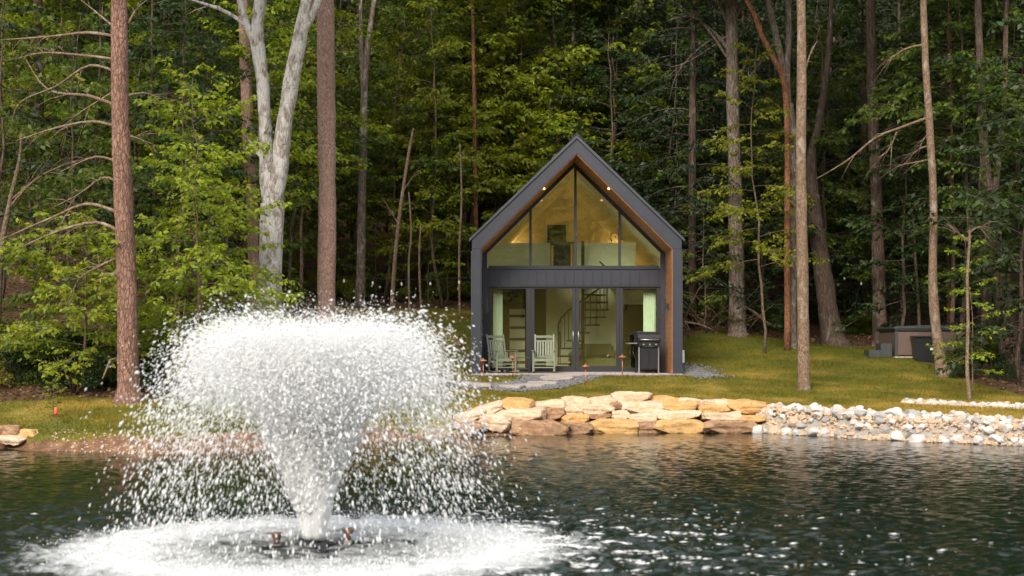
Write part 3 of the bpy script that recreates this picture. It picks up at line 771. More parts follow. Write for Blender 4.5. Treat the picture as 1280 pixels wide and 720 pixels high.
    b = MB(); b.box(-0.62, 0.62, -0.4, 0.4, 0.05, 0.42); b.build('seat', 'sofa', t, bevel=0.05)
    b = MB(); b.box(-0.62, 0.62, 0.25, 0.48, 0.4, 0.85); b.build('backrest', 'sofa', t, bevel=0.06)
    for s in (-1, 1):
        b = MB(); b.box(s * 0.70 - 0.08, s * 0.70 + 0.08, -0.42, 0.46, 0.05, 0.62); b.build('armrest', 'sofa', t, bevel=0.05)
    b = MB(); b.box(-0.2, 0.3, -0.05, 0.2, 0.43, 0.78); b.build('cushion', 'sofa', t, bevel=0.08)
cabin()

# ------------------------------------------------------------------ porch things
def rocking_chair(label, px, Y, rz):
    t = thing('rocking_chair', label, 'rocking chair', (WX(px, Y), Y, SLAB + 0.005), rz, 'green rocking chairs on the porch')
    m = 'sage'
    # faces -y
    b = MB()
    for k in range(6): b.box(-0.25, 0.25, -0.27 + k * 0.085, -0.20 + k * 0.085, 0.395 - k * 0.008, 0.42 - k * 0.008)
    b.box(-0.27, 0.27, -0.285, -0.272, 0.34, 0.42)
    b.build('seat', m, t)
    b = MB()
    tl = lambda z: 0.22 + (z - 0.36) * 0.27
    for s in (-1, 1): b.bar((s * 0.255, tl(0.3), 0.3), (s * 0.27, tl(1.12), 1.12), 0.045, 0.03)
    for z, h in ((1.05, 0.075), (0.93, 0.045), (0.47, 0.06)): b.box(-0.24, 0.24, tl(z) - 0.012, tl(z) + 0.014, z - h / 2, z + h / 2)
    for k in range(6):
        x = -0.19 + k * 0.076
        b.bar((x, tl(0.5), 0.5), (x, tl(0.91), 0.91), 0.046, 0.014)
    b.build('backrest', m, t)
    for s in (-1, 1):
        b = MB(); b.box(s * 0.31 - 0.045, s * 0.31 + 0.045, -0.36, 0.30, 0.625, 0.652); b.build('armrest', m, t, bevel=0.008)
        b = MB(); b.bar((s * 0.30, -0.27, 0.07), (s * 0.30, -0.29, 0.625), 0.045, 0.045); b.build('leg', m, t)
        b = MB(); b.bar((s * 0.30, 0.21, 0.06), (s * 0.30, 0.24, 0.62), 0.045, 0.045); b.build('leg', m, t)
        b = MB(); b.tube([(s * 0.30, y, 0.03 + 0.16 * (y + 0.03) ** 2 * 1.1) for y in np.linspace(-0.48, 0.58, 14)], 0.026, 8); b.build('rocker', m, t, True)
        b = MB(); b.bar((s * 0.30, -0.27, 0.22), (s * 0.30, 0.21, 0.22), 0.025); b.build('stretcher', m, t)
    b = MB(); b.bar((-0.28, -0.27, 0.26), (0.28, -0.27, 0.26), 0.028); b.bar((-0.28, -0.27, 0.16), (0.28, -0.27, 0.16), 0.028); b.build('stretcher', m, t)
rocking_chair('sage green rocking chair turned sideways beside the dark corner post', 627, 41.0, rad(28))
rocking_chair('sage green rocking chair facing straight out beside the sliding door', 680, 41.0, rad(-3))

def side_table():
    t = thing('side_table', 'low grey side table between the two rocking chairs', 'table', (WX(653.5, 41.1), 41.1, SLAB + 0.003))
    b = MB(); b.box(-0.21, 0.21, -0.2, 0.2, 0.43, 0.46); b.build('tabletop', 'tub_grey', t, bevel=0.006)
    for sx in (-1, 1):
        for sy in (-1, 1):
            b = MB(); b.box(sx * 0.18 - 0.018, sx * 0.18 + 0.018, sy * 0.17 - 0.018, sy * 0.17 + 0.018, 0, 0.43); b.build('leg', 'black_iron', t)
    b = MB(); b.box(-0.17, 0.17, -0.16, 0.16, 0.12, 0.14); b.build('shelf', 'tub_grey', t)
side_table()

def grill():
    t = thing('gas_grill', 'black gas grill on a cart standing at the glass front of the cabin', 'grill', (WX(809, 40.9), 40.9, SLAB + 0.003), rad(8))
    K = 'black_plastic'
    b = MB(); b.box(-0.26, 0.26, -0.2, 0.24, 0.1, 0.76); cab = b.build('cabinet', K, t, bevel=0.012)
    for x0, x1 in ((-0.245, -0.008), (0.008, 0.245)):
        b = MB(); b.box(x0, x1, -0.222, -0.202, 0.13, 0.70); b.build('door', K, cab, bevel=0.006)
    b = MB(); b.box(-0.31, 0.31, -0.27, 0.27, 0.765, 0.87); b.build('firebox', K, t, bevel=0.015)
    prof = [(-0.28, 0.875), (-0.29, 1.0), (-0.24, 1.11), (-0.12, 1.18), (0.08, 1.2), (0.22, 1.12), (0.27, 0.98), (0.27, 0.875)]
    b = MB(); n = len(prof)
    b.add([(x, y, z) for x in (-0.33, 0.33) for y, z in prof], [tuple(range(n)), tuple(range(2 * n - 1, n - 1, -1))] + [(i, (i + 1) % n, (i + 1) % n + n, i + n) for i in range(n)])
    lid = b.build('lid', K, t, bevel=0.012)
    b = MB(); b.tube([(-0.27, -0.31, 0.96), (-0.27, -0.36, 0.96), (0.27, -0.36, 0.96), (0.27, -0.31, 0.96)], 0.016, 8); b.build('handle', 'steel', lid, True)
    b = MB(); b.box(-0.30, 0.30, -0.30, -0.272, 0.78, 0.86); pn = b.build('control_panel', K, t)
    for k in range(3):
        b = MB(); b.tube([(-0.18 + k * 0.18, -0.302, 0.82), (-0.18 + k * 0.18, -0.335, 0.82)], 0.025, 12); b.build('knob', 'steel', pn)
    b = MB(); b.box(-0.60, -0.335, -0.22, 0.2, 0.84, 0.87); b.build('side_shelf', 'steel', t, bevel=0.008)
    for sx in (-1, 1):
        for sy in (-0.18, 0.2):
            b = MB(); b.bar((sx * 0.285, sy, 0.0), (sx * 0.285, sy, 0.77), 0.035); b.build('leg', 'steel' if sy < 0 else K, t)
    b = MB(); b.tube([(0.31, 0.2, 0.09), (0.36, 0.2, 0.09)], 0.09, 18); b.build('wheel', K, t)
    b = MB(); b.tube([(-0.36, 0.1, 0.78), (-0.42, 0.0, 0.6), (-0.36, -0.05, 0.45), (-0.29, 0, 0.4)], 0.012, 6); b.build('gas_hose', K, t, True)
grill()

# ------------------------------------------------------------------ path, lights, small things
def rock_mesh(name, seed, sx=1, sy=1, sz=0.75, cuts=11, sub=2, amt=0.06):
    rr = random.Random(seed)
    bm = bmesh.new(); bmesh.ops.create_icosphere(bm, subdivisions=sub + 1, radius=1)
    for k in range(cuts):
        n = Vector((rr.gauss(0, 1), rr.gauss(0, 1), rr.gauss(0, 1))).normalized(); d = rr.uniform(0.55, 0.85)
        for v in bm.verts:
            q = v.co.dot(n)
            if q > d: v.co -= n * (q - d)
    for v in bm.verts:
        v.co *= 1 + amt * mnoise.noise(v.co * 2.2 + Vector((seed * 3.1, 0, 0)))
        v.co = Vector((v.co.x * sx, v.co.y * sy, v.co.z * sz))
    me = bpy.data.meshes.new(name); bm.to_mesh(me); bm.free()
    return me

def block_mesh(name, sx, sy, sz, seed, n=15, p=11, amt=0.07):
    """a worn quarried slab: half sizes sx, sy, sz; corners and arrises chipped off"""
    bm = bmesh.new(); bmesh.ops.create_cube(bm, size=2)
    bmesh.ops.subdivide_edges(bm, edges=bm.edges[:], cuts=n, use_grid_fill=True)
    rr = random.Random(seed); off = Vector((seed * 7.3, seed * 1.7, 0))
    tilt = [rr.uniform(-0.16, 0.16) for _ in range(6)]
    cuts = []
    for k in range(13):
        q = Vector((rr.choice((-1, 1)) * rr.uniform(0.3, 1), rr.uniform(-1, 0.4), rr.choice((-1, 1)) * rr.uniform(0.25, 1))).normalized()
        cuts.append((q, rr.uniform(1.12, 1.36)))
    for v in bm.verts:
        c = v.co
        k = (abs(c.x) ** p + abs(c.y) ** p + abs(c.z) ** p) ** (1 / p)
        c = c / k
        for q, d in cuts:
            e = c.dot(q)
            if e > d: c = c - q * (e - d)
        c = Vector((c.x * (1 + tilt[0] * c.z + tilt[1] * c.y), c.y * (1 + tilt[2] * c.x), c.z * (1 + tilt[3] * c.x + tilt[4] * c.y)))
        w = Vector((c.x * sx, c.y * sy, c.z * sz))
        d1 = mnoise.noise(Vector((w.x * 2.2, w.y * 2.2, w.z * 5)) + off); d2 = mnoise.noise(w * 9 + off); d3 = mnoise.noise(w * 22 + off)
        lay = mnoise.noise(Vector((w.x * 0.8, w.y * 0.8, w.z * 16)) + off)      # bedding layers
        o = Vector((c.x, c.y, c.z * 0.8))
        w += o * (0.045 * d1 + 0.018 * d2 + 0.009 * d3 + 0.022 * lay * (1 - abs(c.z)) )
        w.z += sz * 0.22 * mnoise.noise(Vector((w.x * 1.9, w.y * 1.9, seed * 3.3)))
        v.co = w
    me = bpy.data.meshes.new(name); bm.to_mesh(me); bm.free()
    return me

# path centre line from the patio down to the bank on the left
PATH = [(1.55, 39.75, 1.25), (1.45, 39.0, 1.15), (1.05, 38.0, 1.05), (0.55, 37.0, 0.95), (0.0, 36.2, 0.85), (-0.7, 35.4, 0.8), (-1.5, 34.6, 0.8), (-2.3, 33.9, 0.75)]
def path():
    pa = np.array(PATH); tt = np.linspace(0, len(pa) - 1, 60)
    X = np.interp(tt, range(len(pa)), pa[:, 0]); Y = np.interp(tt, range(len(pa)), pa[:, 1]); Wd = np.interp(tt, range(len(pa)), pa[:, 2])
    rng = np.random.default_rng(5)
    V = []; Fc = []
    nk = 9
    for i in range(60):
        for k in range(nk):
            s = (k / (nk - 1) * 2 - 1) * Wd[i]
            x, y = X[i] + s * 0.72, Y[i] - s * 0.15
            V.append((x, y, 0))
    V = np.array(V, float); V[:, 2] = ground(V[:, 0], V[:, 1]) + 0.02
    for i in range(59):
        for k in range(nk - 1): a = i * nk + k; Fc.append((a, a + 1, a + nk + 1, a + nk))
    structure(obj('path', mesh_np('path', V, Fc, True), 'slate'))
    # loose slate gravel
    n = 5200
    u = rng.uniform(0, 59, n); s = rng.uniform(-1, 1, n)
    gx = np.interp(u, range(60), X) + s * np.interp(u, range(60), Wd) * 0.85 + rng.normal(0, .09, n); gy = np.interp(u, range(60), Y) - s * 0.15 * np.interp(u, range(60), Wd) + rng.normal(0, .04, n)
    # strip of gravel beside the cabin too
    n2 = 1500
    gx = np.r_[gx, HX + 3.0 + np.abs(rng.normal(0.0, 0.42, n2))]; gy = np.r_[gy, 40.3 + rng.normal(0, 0.75, n2)]
    n3 = 900
    gx = np.r_[gx, HX + rng.uniform(-3.1, 3.0, n3)]; gy = np.r_[gy, rng.uniform(39.5, 39.78, n3)]
    gz_ = ground(gx, gy) + 0.02
    n = len(gx)
    P = np.c_[gx, gy, gz_ + rng.uniform(0, 0.02, n)]; D = rng.normal(0, 1, (n, 3)); R = rng.uniform(0.02, 0.045, n)
    o = obj('slate_gravel', octas('slate_gravel', P, D, R, R * rng.uniform(0.6, 1.3, n)), 'slate')
    for p in o.data.polygons: p.use_smooth = False
    tag(o, 'grey slate gravel along the stone path and the cabin wall', 'gravel', kind='stuff')
    # flagstones
    rr = random.Random(4)
    names = ['wide tan flagstone touching the patio edge', 'pale flagstone next below the wide patio flagstone', 'grey flagstone at the bend of the gravel path', 'narrow flagstone just past the path bend',
             'pale flagstone halfway down the gravel path', 'broad grey flagstone low on the gravel path', 'tan flagstone near the foot of the gravel path', 'last flagstone where the path meets the bank lawn']
    us = [1.5, 7.5, 14, 21, 28, 36, 45, 55]
    for k, (u, nm) in enumerate(zip(us, names)):
        x, y = np.interp(u, range(60), X), np.interp(u, range(60), Y)
        w = (0.62, 0.55, 0.5, 0.44, 0.5, 0.55, 0.5, 0.48)[k]; d = (0.32, 0.36, 0.36, 0.33, 0.36, 0.38, 0.38, 0.34)[k]
        npt = 9; b = MB(); pts = []
        for j in range(npt):
            a = 2 * PI * j / npt + rr.uniform(-.15, .15); q = rr.uniform(0.85, 1.1)
            sq = 1 / max(abs(math.cos(a)), abs(math.sin(a))) ** 0.5
            pts.append((w * q * sq * math.cos(a), d * q * sq * math.sin(a)))
        b.add([(p, q, 0.0) for p, q in pts] + [(p, q, 0.06) for p, q in pts], [tuple(range(npt - 1, -1, -1)), tuple(range(npt, 2 * npt))] + [(i, (i + 1) % npt, (i + 1) % npt + npt, i + npt) for i in range(npt)])
        z = gz(x, y); z2 = gz(x, y + 0.3); z3 = gz(x, y - 0.3)
        o = b.build('flagstone', 'flagstone', None, bevel=0.012, loc=(x, y, z + 0.012))
        o.rotation_euler = (math.atan2(z2 - z3, 0.6), 0, 0)
        tag(o, nm, 'flagstone', 'flagstones of the path')
path()

def path_light(px, Y, h, label):
    x = WX(px, Y); z = gz(x, Y)
    t = thing('path_light', label, 'path light', (x, Y, z), 0, 'copper path lights')
    b = MB(); b.tube([(0, 0, -0.05), (0, 0, h - 0.06)], 0.011, 8); b.build('stem', 'copper', t, True)
    b = MB(); b.lathe([(0.02, -0.075), (0.035, -0.07), (0.03, -0.025), (0.115, -0.03), (0.105, -0.018), (0.03, 0.02), (0.012, 0.035), (0.008, 0.06)], (0, 0, h - 0.03), 16); b.build('lamp_shade', 'copper', t, True)
path_light(641, 39.2, 0.58, 'copper path light in front of the straight facing rocking chair')
path_light(732, 36.9, 0.60, 'copper path light nearest the pond, right beside the flagstone path')
path_light(778, 39.2, 0.60, 'copper path light between the glass doors and the grill')
path_light(604, 37.5, 0.60, 'copper path light at the edge of the fountain spray')

def shepherd_hook():
    x, y = WX(581, 40), 40.0; z = gz(x, y)
    t = thing('shepherd_hook', 'black shepherd hook pole standing beside the cabin corner', 'garden hook', (x, y, z))
    b = MB(); b.tube([(0, 0, -0.1), (0, 0, 1.05), (-0.02, 0, 1.14), (-0.08, 0, 1.19), (-0.15, 0, 1.16), (-0.17, 0, 1.09)], 0.016, 8); b.build('pole', 'black_iron', t, True)
    b = MB(); b.lathe([(0.03, 0), (0.08, 0.02), (0.09, 0.12), (0.02, 0.2)], (-0.17, 0, 0.82), 12); b.build('lantern', 'brown_wood', t, True)
shepherd_hook()

def marker():
    x, y = WX(70, 26.2), 26.2; z = gz(x, y)
    t = thing('marker_stake', 'small bright orange marker on a thin stake in the bank grass', 'marker', (x, y, z))
    b = MB(); b.tube([(0.03, 0, -0.05), (0.0, 0, 0.36)], 0.008, 6); b.build('stake', 'twig', t)
    b = MB(); b.tube([(-0.005, 0, 0.24), (-0.005, 0, 0.27), (0.0, 0, 0.36), (0.01, 0, 0.375)], [0.03, 0.036, 0.034, 0.012], 8); b.build('cap', 'orange', t, True)
marker()

def hot_tub():
    Y = 43.2; x = WX(1152, Y); z = SLAB + 0.62
    z = gz(x, Y - 1.0) + 0.0
    b = MB(); b.box(x - 1.1, x + 1.1, Y - 1.03, Y + 1.1, z - 0.3, z + 0.03)
    structure(b.build('hot_tub_pad', 'concrete', None, bevel=0.01)); z += 0.033
    t = thing('hot_tub', 'brown panelled hot tub under a dark cover at the forest edge', 'hot tub', (x, Y, z))
    b = MB(); b.box(-1.06, 1.06, -1.0, 1.0, 0.0, 0.76); cb = b.build('cabinet', 'tub_brown', t, bevel=0.03)
    for x0, x1 in ((-0.98, -0.36), (-0.345, 0.36), (0.375, 0.98)):
        b = MB(); b.box(x0, x1, -1.022, -1.002, 0.04, 0.71); b.build('panel', 'tub_brown', cb, bevel=0.008)
    for sx in (-1, 1):
        b = MB(); b.box(sx * 1.045 - 0.04, sx * 1.045 + 0.04, -1.035, -0.95, 0.0, 0.755); b.build('corner_post', 'tub_grey', cb, bevel=0.01)
    b = MB(); b.box(-1.1, 1.1, -1.05, 1.05, 0.765, 0.81); b.build('rim', 'tub_grey', t, bevel=0.015)
    b = MB(); b.prism([(-1.12, 0.815), (1.12, 0.815), (1.12, 0.89), (0, 0.935), (-1.12, 0.89)], -1.07, 1.07); cv = b.build('cover', 'tub_grey', t, bevel=0.015)
    b = MB(); b.box(-0.02, 0.04, -1.09, -1.075, 0.62, 0.83); b.build('strap', 'black_plastic', cv)
    b = MB(); b.tube([(0.72, -1.12, 0.45), (0.72, -1.12, 0.98), (0.72, 0.0, 1.0)], 0.022, 8); b.build('cover_lifter', 'tub_grey', t, True)
    s = thing('step', 'dark grey plastic step unit beside the hot tub', 'step', (x - 1.33, Y - 0.7, gz(x - 1.33, Y - 0.7) + 0.0))
    b = MB(); b.box(-0.52, -0.17, -0.3, 0.3, -0.05, 0.17); b.build('lower_tread', 'tub_grey', s, bevel=0.012)
    b = MB(); b.box(-0.168, 0.17, -0.3, 0.3, -0.05, 0.37); b.build('upper_tread', 'tub_grey', s, bevel=0.012)
    bt = thing('storage_bin', 'black storage bin with a small white label before the hot tub', 'bin', (WX(1157, Y - 1.4), Y - 1.4, gz(WX(1157, Y - 1.4), Y - 1.4)))
    b = MB(); v = []
    for zz, k in ((-0.05, 0.86), (0.66, 1.0)):
        for i, j in ((-1, -1), (1, -1), (1, 1), (-1, 1)): v.append((i * 0.36 * k, j * 0.28 * k, zz))
    b.add(v, [(3, 2, 1, 0), (4, 5, 6, 7), (0, 1, 5, 4), (1, 2, 6, 5), (2, 3, 7, 6), (3, 0, 4, 7)]); b.build('body', 'black_plastic', bt, bevel=0.02)
    b = MB(); b.box(-0.39, 0.39, -0.31, 0.31, 0.665, 0.72); b.build('lid', 'black_plastic', bt, bevel=0.015)
    b = MB(); b.box(0.05, 0.27, -0.305, -0.283, 0.30, 0.37); b.build('label_plate', 'white', bt)
hot_tub()

# ------------------------------------------------------------------ stones of the bank
def slab(x0, y0, x1, y1, Y, depth, mat, label, seed, tilt=0.0, p=6.5):
    cx, cy = (x0 + x1) / 2, (y0 + y1) / 2
    x, y, z = W(cx, cy, Y)
    sx = (x1 - x0) / F * Y / 2 * 1.07; sz = (y1 - y0) / F * Y / 2 * 1.06; depth *= 1.35
    me = block_mesh('sandstone_slab', sx, depth / 2, sz, seed)
    o = obj('sandstone_slab', me, mat, None, (x, y + depth / 2, z)); o.rotation_euler = (0, tilt, (seed * 37 % 11 - 5) * 0.025)
    return tag(o, label, 'stone', 'stacked sandstone slabs of the pond wall')
def cr(a): return (560 + a[0] / 3.2, 460 + a[1] / 3.2, 560 + a[2] / 3.2, 460 + a[3] / 3.2)
P_, G_, B_ = 'sand_pale', 'sand_gold', 'sand_brown'
SL = [  # crop box, distance, depth, material, label, tilt
 ((215, 128, 340, 178), 31.0, 0.8, G_, 'arched golden slab with brown stains, highest stone left of the path', 0.06),
 ((90, 150, 218, 200), 30.7, 0.8, P_, 'pale sloping slab leaning against the arched golden slab', -0.28),
 ((330, 136, 470, 172), 31.6, 0.7, P_, 'long pale slab just right of the arched golden slab', -0.1),
 ((460, 119, 562, 156), 31.9, 0.7, P_, 'pale slab at the near end of the gravel path', 0.02),
 ((572, 122, 672, 152), 32.1, 0.7, P_, 'thin pinkish slab between the path end and the big crest slab', -0.03),
 ((670, 102, 818, 146), 32.2, 0.9, P_, 'biggest pale slab on the crest of the wall', -0.03),
 ((816, 117, 914, 146), 32.2, 0.7, G_, 'golden slab on the crest beside the biggest pale slab', 0.0),
 ((910, 125, 1032, 154), 32.1, 0.7, P_, 'flat pale crest slab tapering toward the grass', 0.06),
 ((1034, 131, 1132, 157), 32.0, 0.7, P_, 'whitish flat crest slab next to the big square end block', 0.0),
 ((1130, 135, 1282, 188), 31.6, 1.0, G_, 'big square golden block with rusty patches at the end of the wall', 0.02),
 ((196, 172, 388, 228), 30.4, 0.9, P_, 'very long tan slab under the arched golden slab', -0.07),
 ((383, 165, 468, 212), 31.0, 0.7, B_, 'dark brown slab beside the very long tan slab', -0.05),
 ((458, 160, 538, 200), 31.3, 0.7, P_, 'rounded tan slab under the near end of the path', 0.0),
 ((528, 150, 670, 190), 31.5, 0.7, P_, 'whitish slab wedged left of the small brown stone', 0.08),
 ((658, 142, 697, 170), 31.7, 0.5, B_, 'small brown stone wedged in the middle of the wall', 0.0),
 ((694, 138, 856, 186), 31.6, 0.8, P_, 'thick tan slab directly under the biggest crest slab', 0.0),
 ((852, 139, 1005, 176), 31.6, 0.8, G_, 'long golden slab in the second course', -0.05),
 ((1002, 153, 1130, 182), 31.5, 0.8, G_, 'thin golden slab beside the big square end block', 0.03),
 ((452, 190, 560, 230), 30.8, 0.7, G_, 'golden slab with a sloping face above the waterline rubble', -0.08),
 ((558, 185, 657, 208), 31.1, 0.7, B_, 'thin flat brown slab in the third course', 0.0),
 ((653, 172, 735, 210), 31.2, 0.7, P_, 'squarish pale slab under the small brown stone', 0.0),
 ((731, 183, 840, 220), 31.1, 0.7, P_, 'pale slab with a cracked face in the third course', 0.0),
 ((836, 174, 1014, 214), 31.1, 0.8, P_, 'long cream slab in the third course under the long golden slab', -0.03),
 ((1013, 181, 1177, 220), 31.0, 0.8, P_, 'long pale slab under the big square end block', 0.02),
 ((1174, 190, 1284, 222), 30.9, 0.8, G_, 'small rounded golden slab beside the white rocks', 0.0),
 ((128, 195, 245, 252), 29.8, 0.9, P_, 'low pale ledge stone at the waterline beside the spray', 0.02),
 ((240, 218, 470, 284), 29.9, 0.9, B_, 'rough brown boulder at the waterline under the very long slab', 0.04),
 ((462, 225, 578, 270), 30.3, 0.8, B_, 'brown waterline stone under the sloping golden slab', 0.0),
 ((572, 210, 752, 270), 30.6, 0.8, G_, 'broad golden waterline stone with dark stains', 0.0),
 ((748, 220, 848, 266), 30.7, 0.8, B_, 'dark brown waterline stone between two golden ones', 0.0),
 ((843, 212, 1032, 266), 30.6, 0.8, G_, 'long golden waterline stone under the cream slab', 0.0),
 ((1028, 216, 1235, 268), 30.5, 0.8, B_, 'wide brown waterline stone beside the white rocks', 0.0),
 ((30, 178, 140, 222), 30.0, 0.8, P_, 'pale wet slab half hidden by the fountain spray', -0.2),
 ((20, 220, 140, 266), 29.5, 0.8, B_, 'low brown stone at the waterline behind the fountain spray', 0.0),
]
for k, (bx, Y, d, m, lab, ti) in enumerate(SL): slab(*cr(bx), Y, d, m, lab, k + 1, ti)
# stones on the left bank
for k, (bx, Y, d, m, lab) in enumerate([((-14, 534, 14, 552), 25.9, 0.6, B_, 'brown slab cut off at the edge of the bank, beside the tan block'), ((20, 538, 48, 551), 25.9, 0.5, G_, 'tan square block on the grassy bank near the orange marker'),
        ((-6, 547, 24, 556), 25.6, 0.6, P_, 'flat pale slab at the waterline under the tan block')]):
    o = slab(*bx, Y, d, m, lab, 60 + k, 0.05); o['group'] = 'sandstone blocks on the grassy bank'

def riprap():
    rr = random.Random(21)
    base = {}
    for mk in ('rock_white', 'rock_grey', 'rock_tan'):
        for k in range(5):
            me = rock_mesh('rock', k * 7 + len(mk), 1, rr.uniform(0.75, 0.95), rr.uniform(0.6, 0.8)); me.materials.append(MT[mk]); base[mk, k] = me
    nm = {'rock_white': ('white rock', 'chalky white rock'), 'rock_grey': ('pale grey rock', 'pale bluish grey rock'), 'rock_tan': ('tan rock', 'warm tan rock')}
    def put(x, y, z, s, mk, where, grp):
        o = bpy.data.objects.new('rock', base[mk, rr.randrange(5)]); COL.objects.link(o)
        o.location = (x, y, z); o.scale = (s, s, s); o.rotation_euler = (rr.uniform(-0.6, 0.6), rr.uniform(-0.6, 0.6), rr.uniform(0, 6.28))
        tag(o, f'{nm[mk][1]} {where}', 'rock', f'{nm[mk][0]}s {grp}')
    pick = lambda: rr.choices(('rock_white', 'rock_grey', 'rock_tan'), (0.58, 0.20, 0.22))[0]
    n = 0; placed = []
    tries = 0
    while n < 232 and tries < 9000:
        tries += 1
        x = rr.uniform(5.3, 10.4); u = rr.random()
        wd = np.interp(x, [5.3, 5.8, 7.0, 8.5, 10.5], [0.9, 1.7, 2.3, 2.2, 1.8])
        y = float(shore(x)) - 0.12 + u * wd
        s = rr.choice((rr.uniform(0.07, 0.105), rr.uniform(0.09, 0.165))) * (1.15 if u < 0.5 else 0.95)
        if any((x - a) ** 2 + (y - b) ** 2 < ((s + c) * 0.6) ** 2 for a, b, c in placed): continue
        placed.append((x, y, s))
        z = max(gz(x, y), -0.02) + s * 0.36 + 0.02 * math.sin(u * PI)
        put(x, y, z, s, pick(), 'in the rock bank along the water beyond the sandstone wall', 'in the bank along the water'); n += 1
    # a few strays at the foot of the sandstone wall
    n = 0; placed = []; tries = 0
    while n < 62 and tries < 4000:
        tries += 1
        u = rr.random(); px = 1133 + u * 170; Y = np.interp(px, [1130, 1200, 1300], [34.0, 32.6, 30.6]) + rr.uniform(-0.45, 0.45)
        x = WX(px, Y); s = rr.uniform(0.07, 0.13)
        if any((x - a) ** 2 + (Y - b) ** 2 < ((s + c) * 0.62) ** 2 for a, b, c in placed): continue
        placed.append((x, Y, s))
        put(x, Y, gz(x, Y) + s * 0.4, s, pick(), 'in the upper rock strip crossing the lawn by the thin sapling', 'in the upper strip across the lawn'); n += 1
    # smaller filler stones between the big ones
    rng = np.random.default_rng(8); n = 2600
    x = rng.uniform(5.2, 11.5, n); wd = np.interp(x, [5.3, 5.8, 7.0, 8.5, 10.5], [0.9, 1.7, 2.3, 2.2, 1.8]); y = shore(x) - 0.15 + rng.random(n) * wd
    px = rng.uniform(1128, 1310, 500); yy = np.interp(px, [1130, 1200, 1300], [34.0, 32.6, 30.6]) + rng.uniform(-.6, .6, 500)
    x = np.r_[x, WX(px, yy)]; y = np.r_[y, yy]; n = len(x)
    P = np.c_[x, y, np.maximum(ground(x, y), 0) + 0.02]; R = rng.uniform(0.03, 0.075, n)
    o = obj('rubble', octas('rubble', P, rng.normal(0, 1, (n, 3)), R, R * rng.uniform(0.7, 1.2, n)), 'rock_tan')
    for p in o.data.polygons: p.use_smooth = False
    tag(o, 'small white rubble filling the gaps between the bank rocks', 'rubble', kind='stuff')
    # pebbles on the dirt bank
    n = 900; x = rng.uniform(-8.3, -1.2, n); y = shore(x) + np.abs(rng.normal(0.25, 0.35, n))
    P = np.c_[x, y, ground(x, y) + 0.005]; R = np.clip(rng.lognormal(math.log(0.014), 0.5, n), 0.006, 0.05)
    o = obj('pebbles', octas('pebbles', P, rng.normal(0, 1, (n, 3)), R, R), 'rock_tan')
    for p in o.data.polygons: p.use_smooth = False
    tag(o, 'pebbles strewn over the red dirt bank behind the fountain', 'pebbles', kind='stuff')
riprap()

def log(a, b, r, mat, label):
    a, b = Vector(a), Vector(b); n = 8
    m = MB(); pts = [a.lerp(b, i / n) + Vector((0, 0, 0.02 * math.sin(i * 1.3))) - a for i in range(n + 1)]
    m.tube(pts, [r * (0.75 + 0.3 * math.sin(i / n * PI) + 0.08 * math.sin(i * 2.1)) for i in range(n + 1)], 10, 0.35, 3)
    o = m.build('driftwood_log', mat, None, True, loc=a); return tag(o, label, 'log')
log(W(1149, 542, 28.3), W(1192, 540, 28.0), 0.05, 'driftwood', 'thin tan driftwood stick lying on the white rocks by the water')
log(W(1073, 533, 29.4), W(1102, 529, 29.4), 0.085, 'brown_wood', 'dark brown chunk of wood lodged among the white rocks')

# ------------------------------------------------------------------ leaves
def leaf_mesh(name, P, D, Nn, L, wr=0.5):
    """one quad per leaf: base P, direction D, normal Nn, length L"""
    D = D / np.maximum(np.linalg.norm(D, axis=1, keepdims=True), 1e-6)
    Sd = np.cross(D, Nn); Sd /= np.maximum(np.linalg.norm(Sd, axis=1, keepdims=True), 1e-6)
    U = np.cross(Sd, D)
    L = L[:, None]; w = L * wr * 0.5
    V = np.stack([P, P + D * L * 0.45 + Sd * w + U * L * 0.06, P + D * L, P + D * L * 0.45 - Sd * w + U * L * 0.06], 1).reshape(-1, 3)
    return V, np.arange(len(V)).reshape(-1, 4)

LIGHTWARD = 0.0     # leaves at the edge of the wood turn to the open pond
class Leaves:
    def __init__(self): self.P = []; self.D = []; self.N = []; self.L = []
    def add(self, P, D, Nn, L): self.P.append(P); self.D.append(D); self.N.append(Nn); self.L.append(L)
    def mesh(self, name, wr=0.5):
        V, Fc = leaf_mesh(name, np.concatenate(self.P), np.concatenate(self.D), np.concatenate(self.N), np.concatenate(self.L), wr)
        return mesh_np(name, V, Fc)

def twig_leaves(lv, rng, a, b, leaf, tilt=0.5, step=0.55, flat=1.0):
    """leaves on alternate sides of the twig a-b"""
    d = b - a; ln = np.linalg.norm(d)
    n = max(2, int(ln / (leaf * step)))
    t = (np.arange(n) + rng.random(n) * 0.8) / n
    P = a + d * t[:, None] + rng.normal(0, leaf * 0.12, (n, 3))
    dn = d / max(ln, 1e-6)
    side = np.cross(dn, (0, 0, 1.0)); side /= max(np.linalg.norm(side), 1e-6)
    sg = np.where(np.arange(n) % 2 == 0, 1, -1)[:, None]
    D = dn * 0.6 + side * sg * 0.8 + np.array([0, 0, -0.5]) + rng.normal(0, 0.35, (n, 3))
    Nn = np.array([0, LIGHTWARD, 0.9]) + rng.normal(0, tilt, (n, 3))
    lv.add(P, D, Nn, leaf * rng.uniform(0.65, 1.2, n))

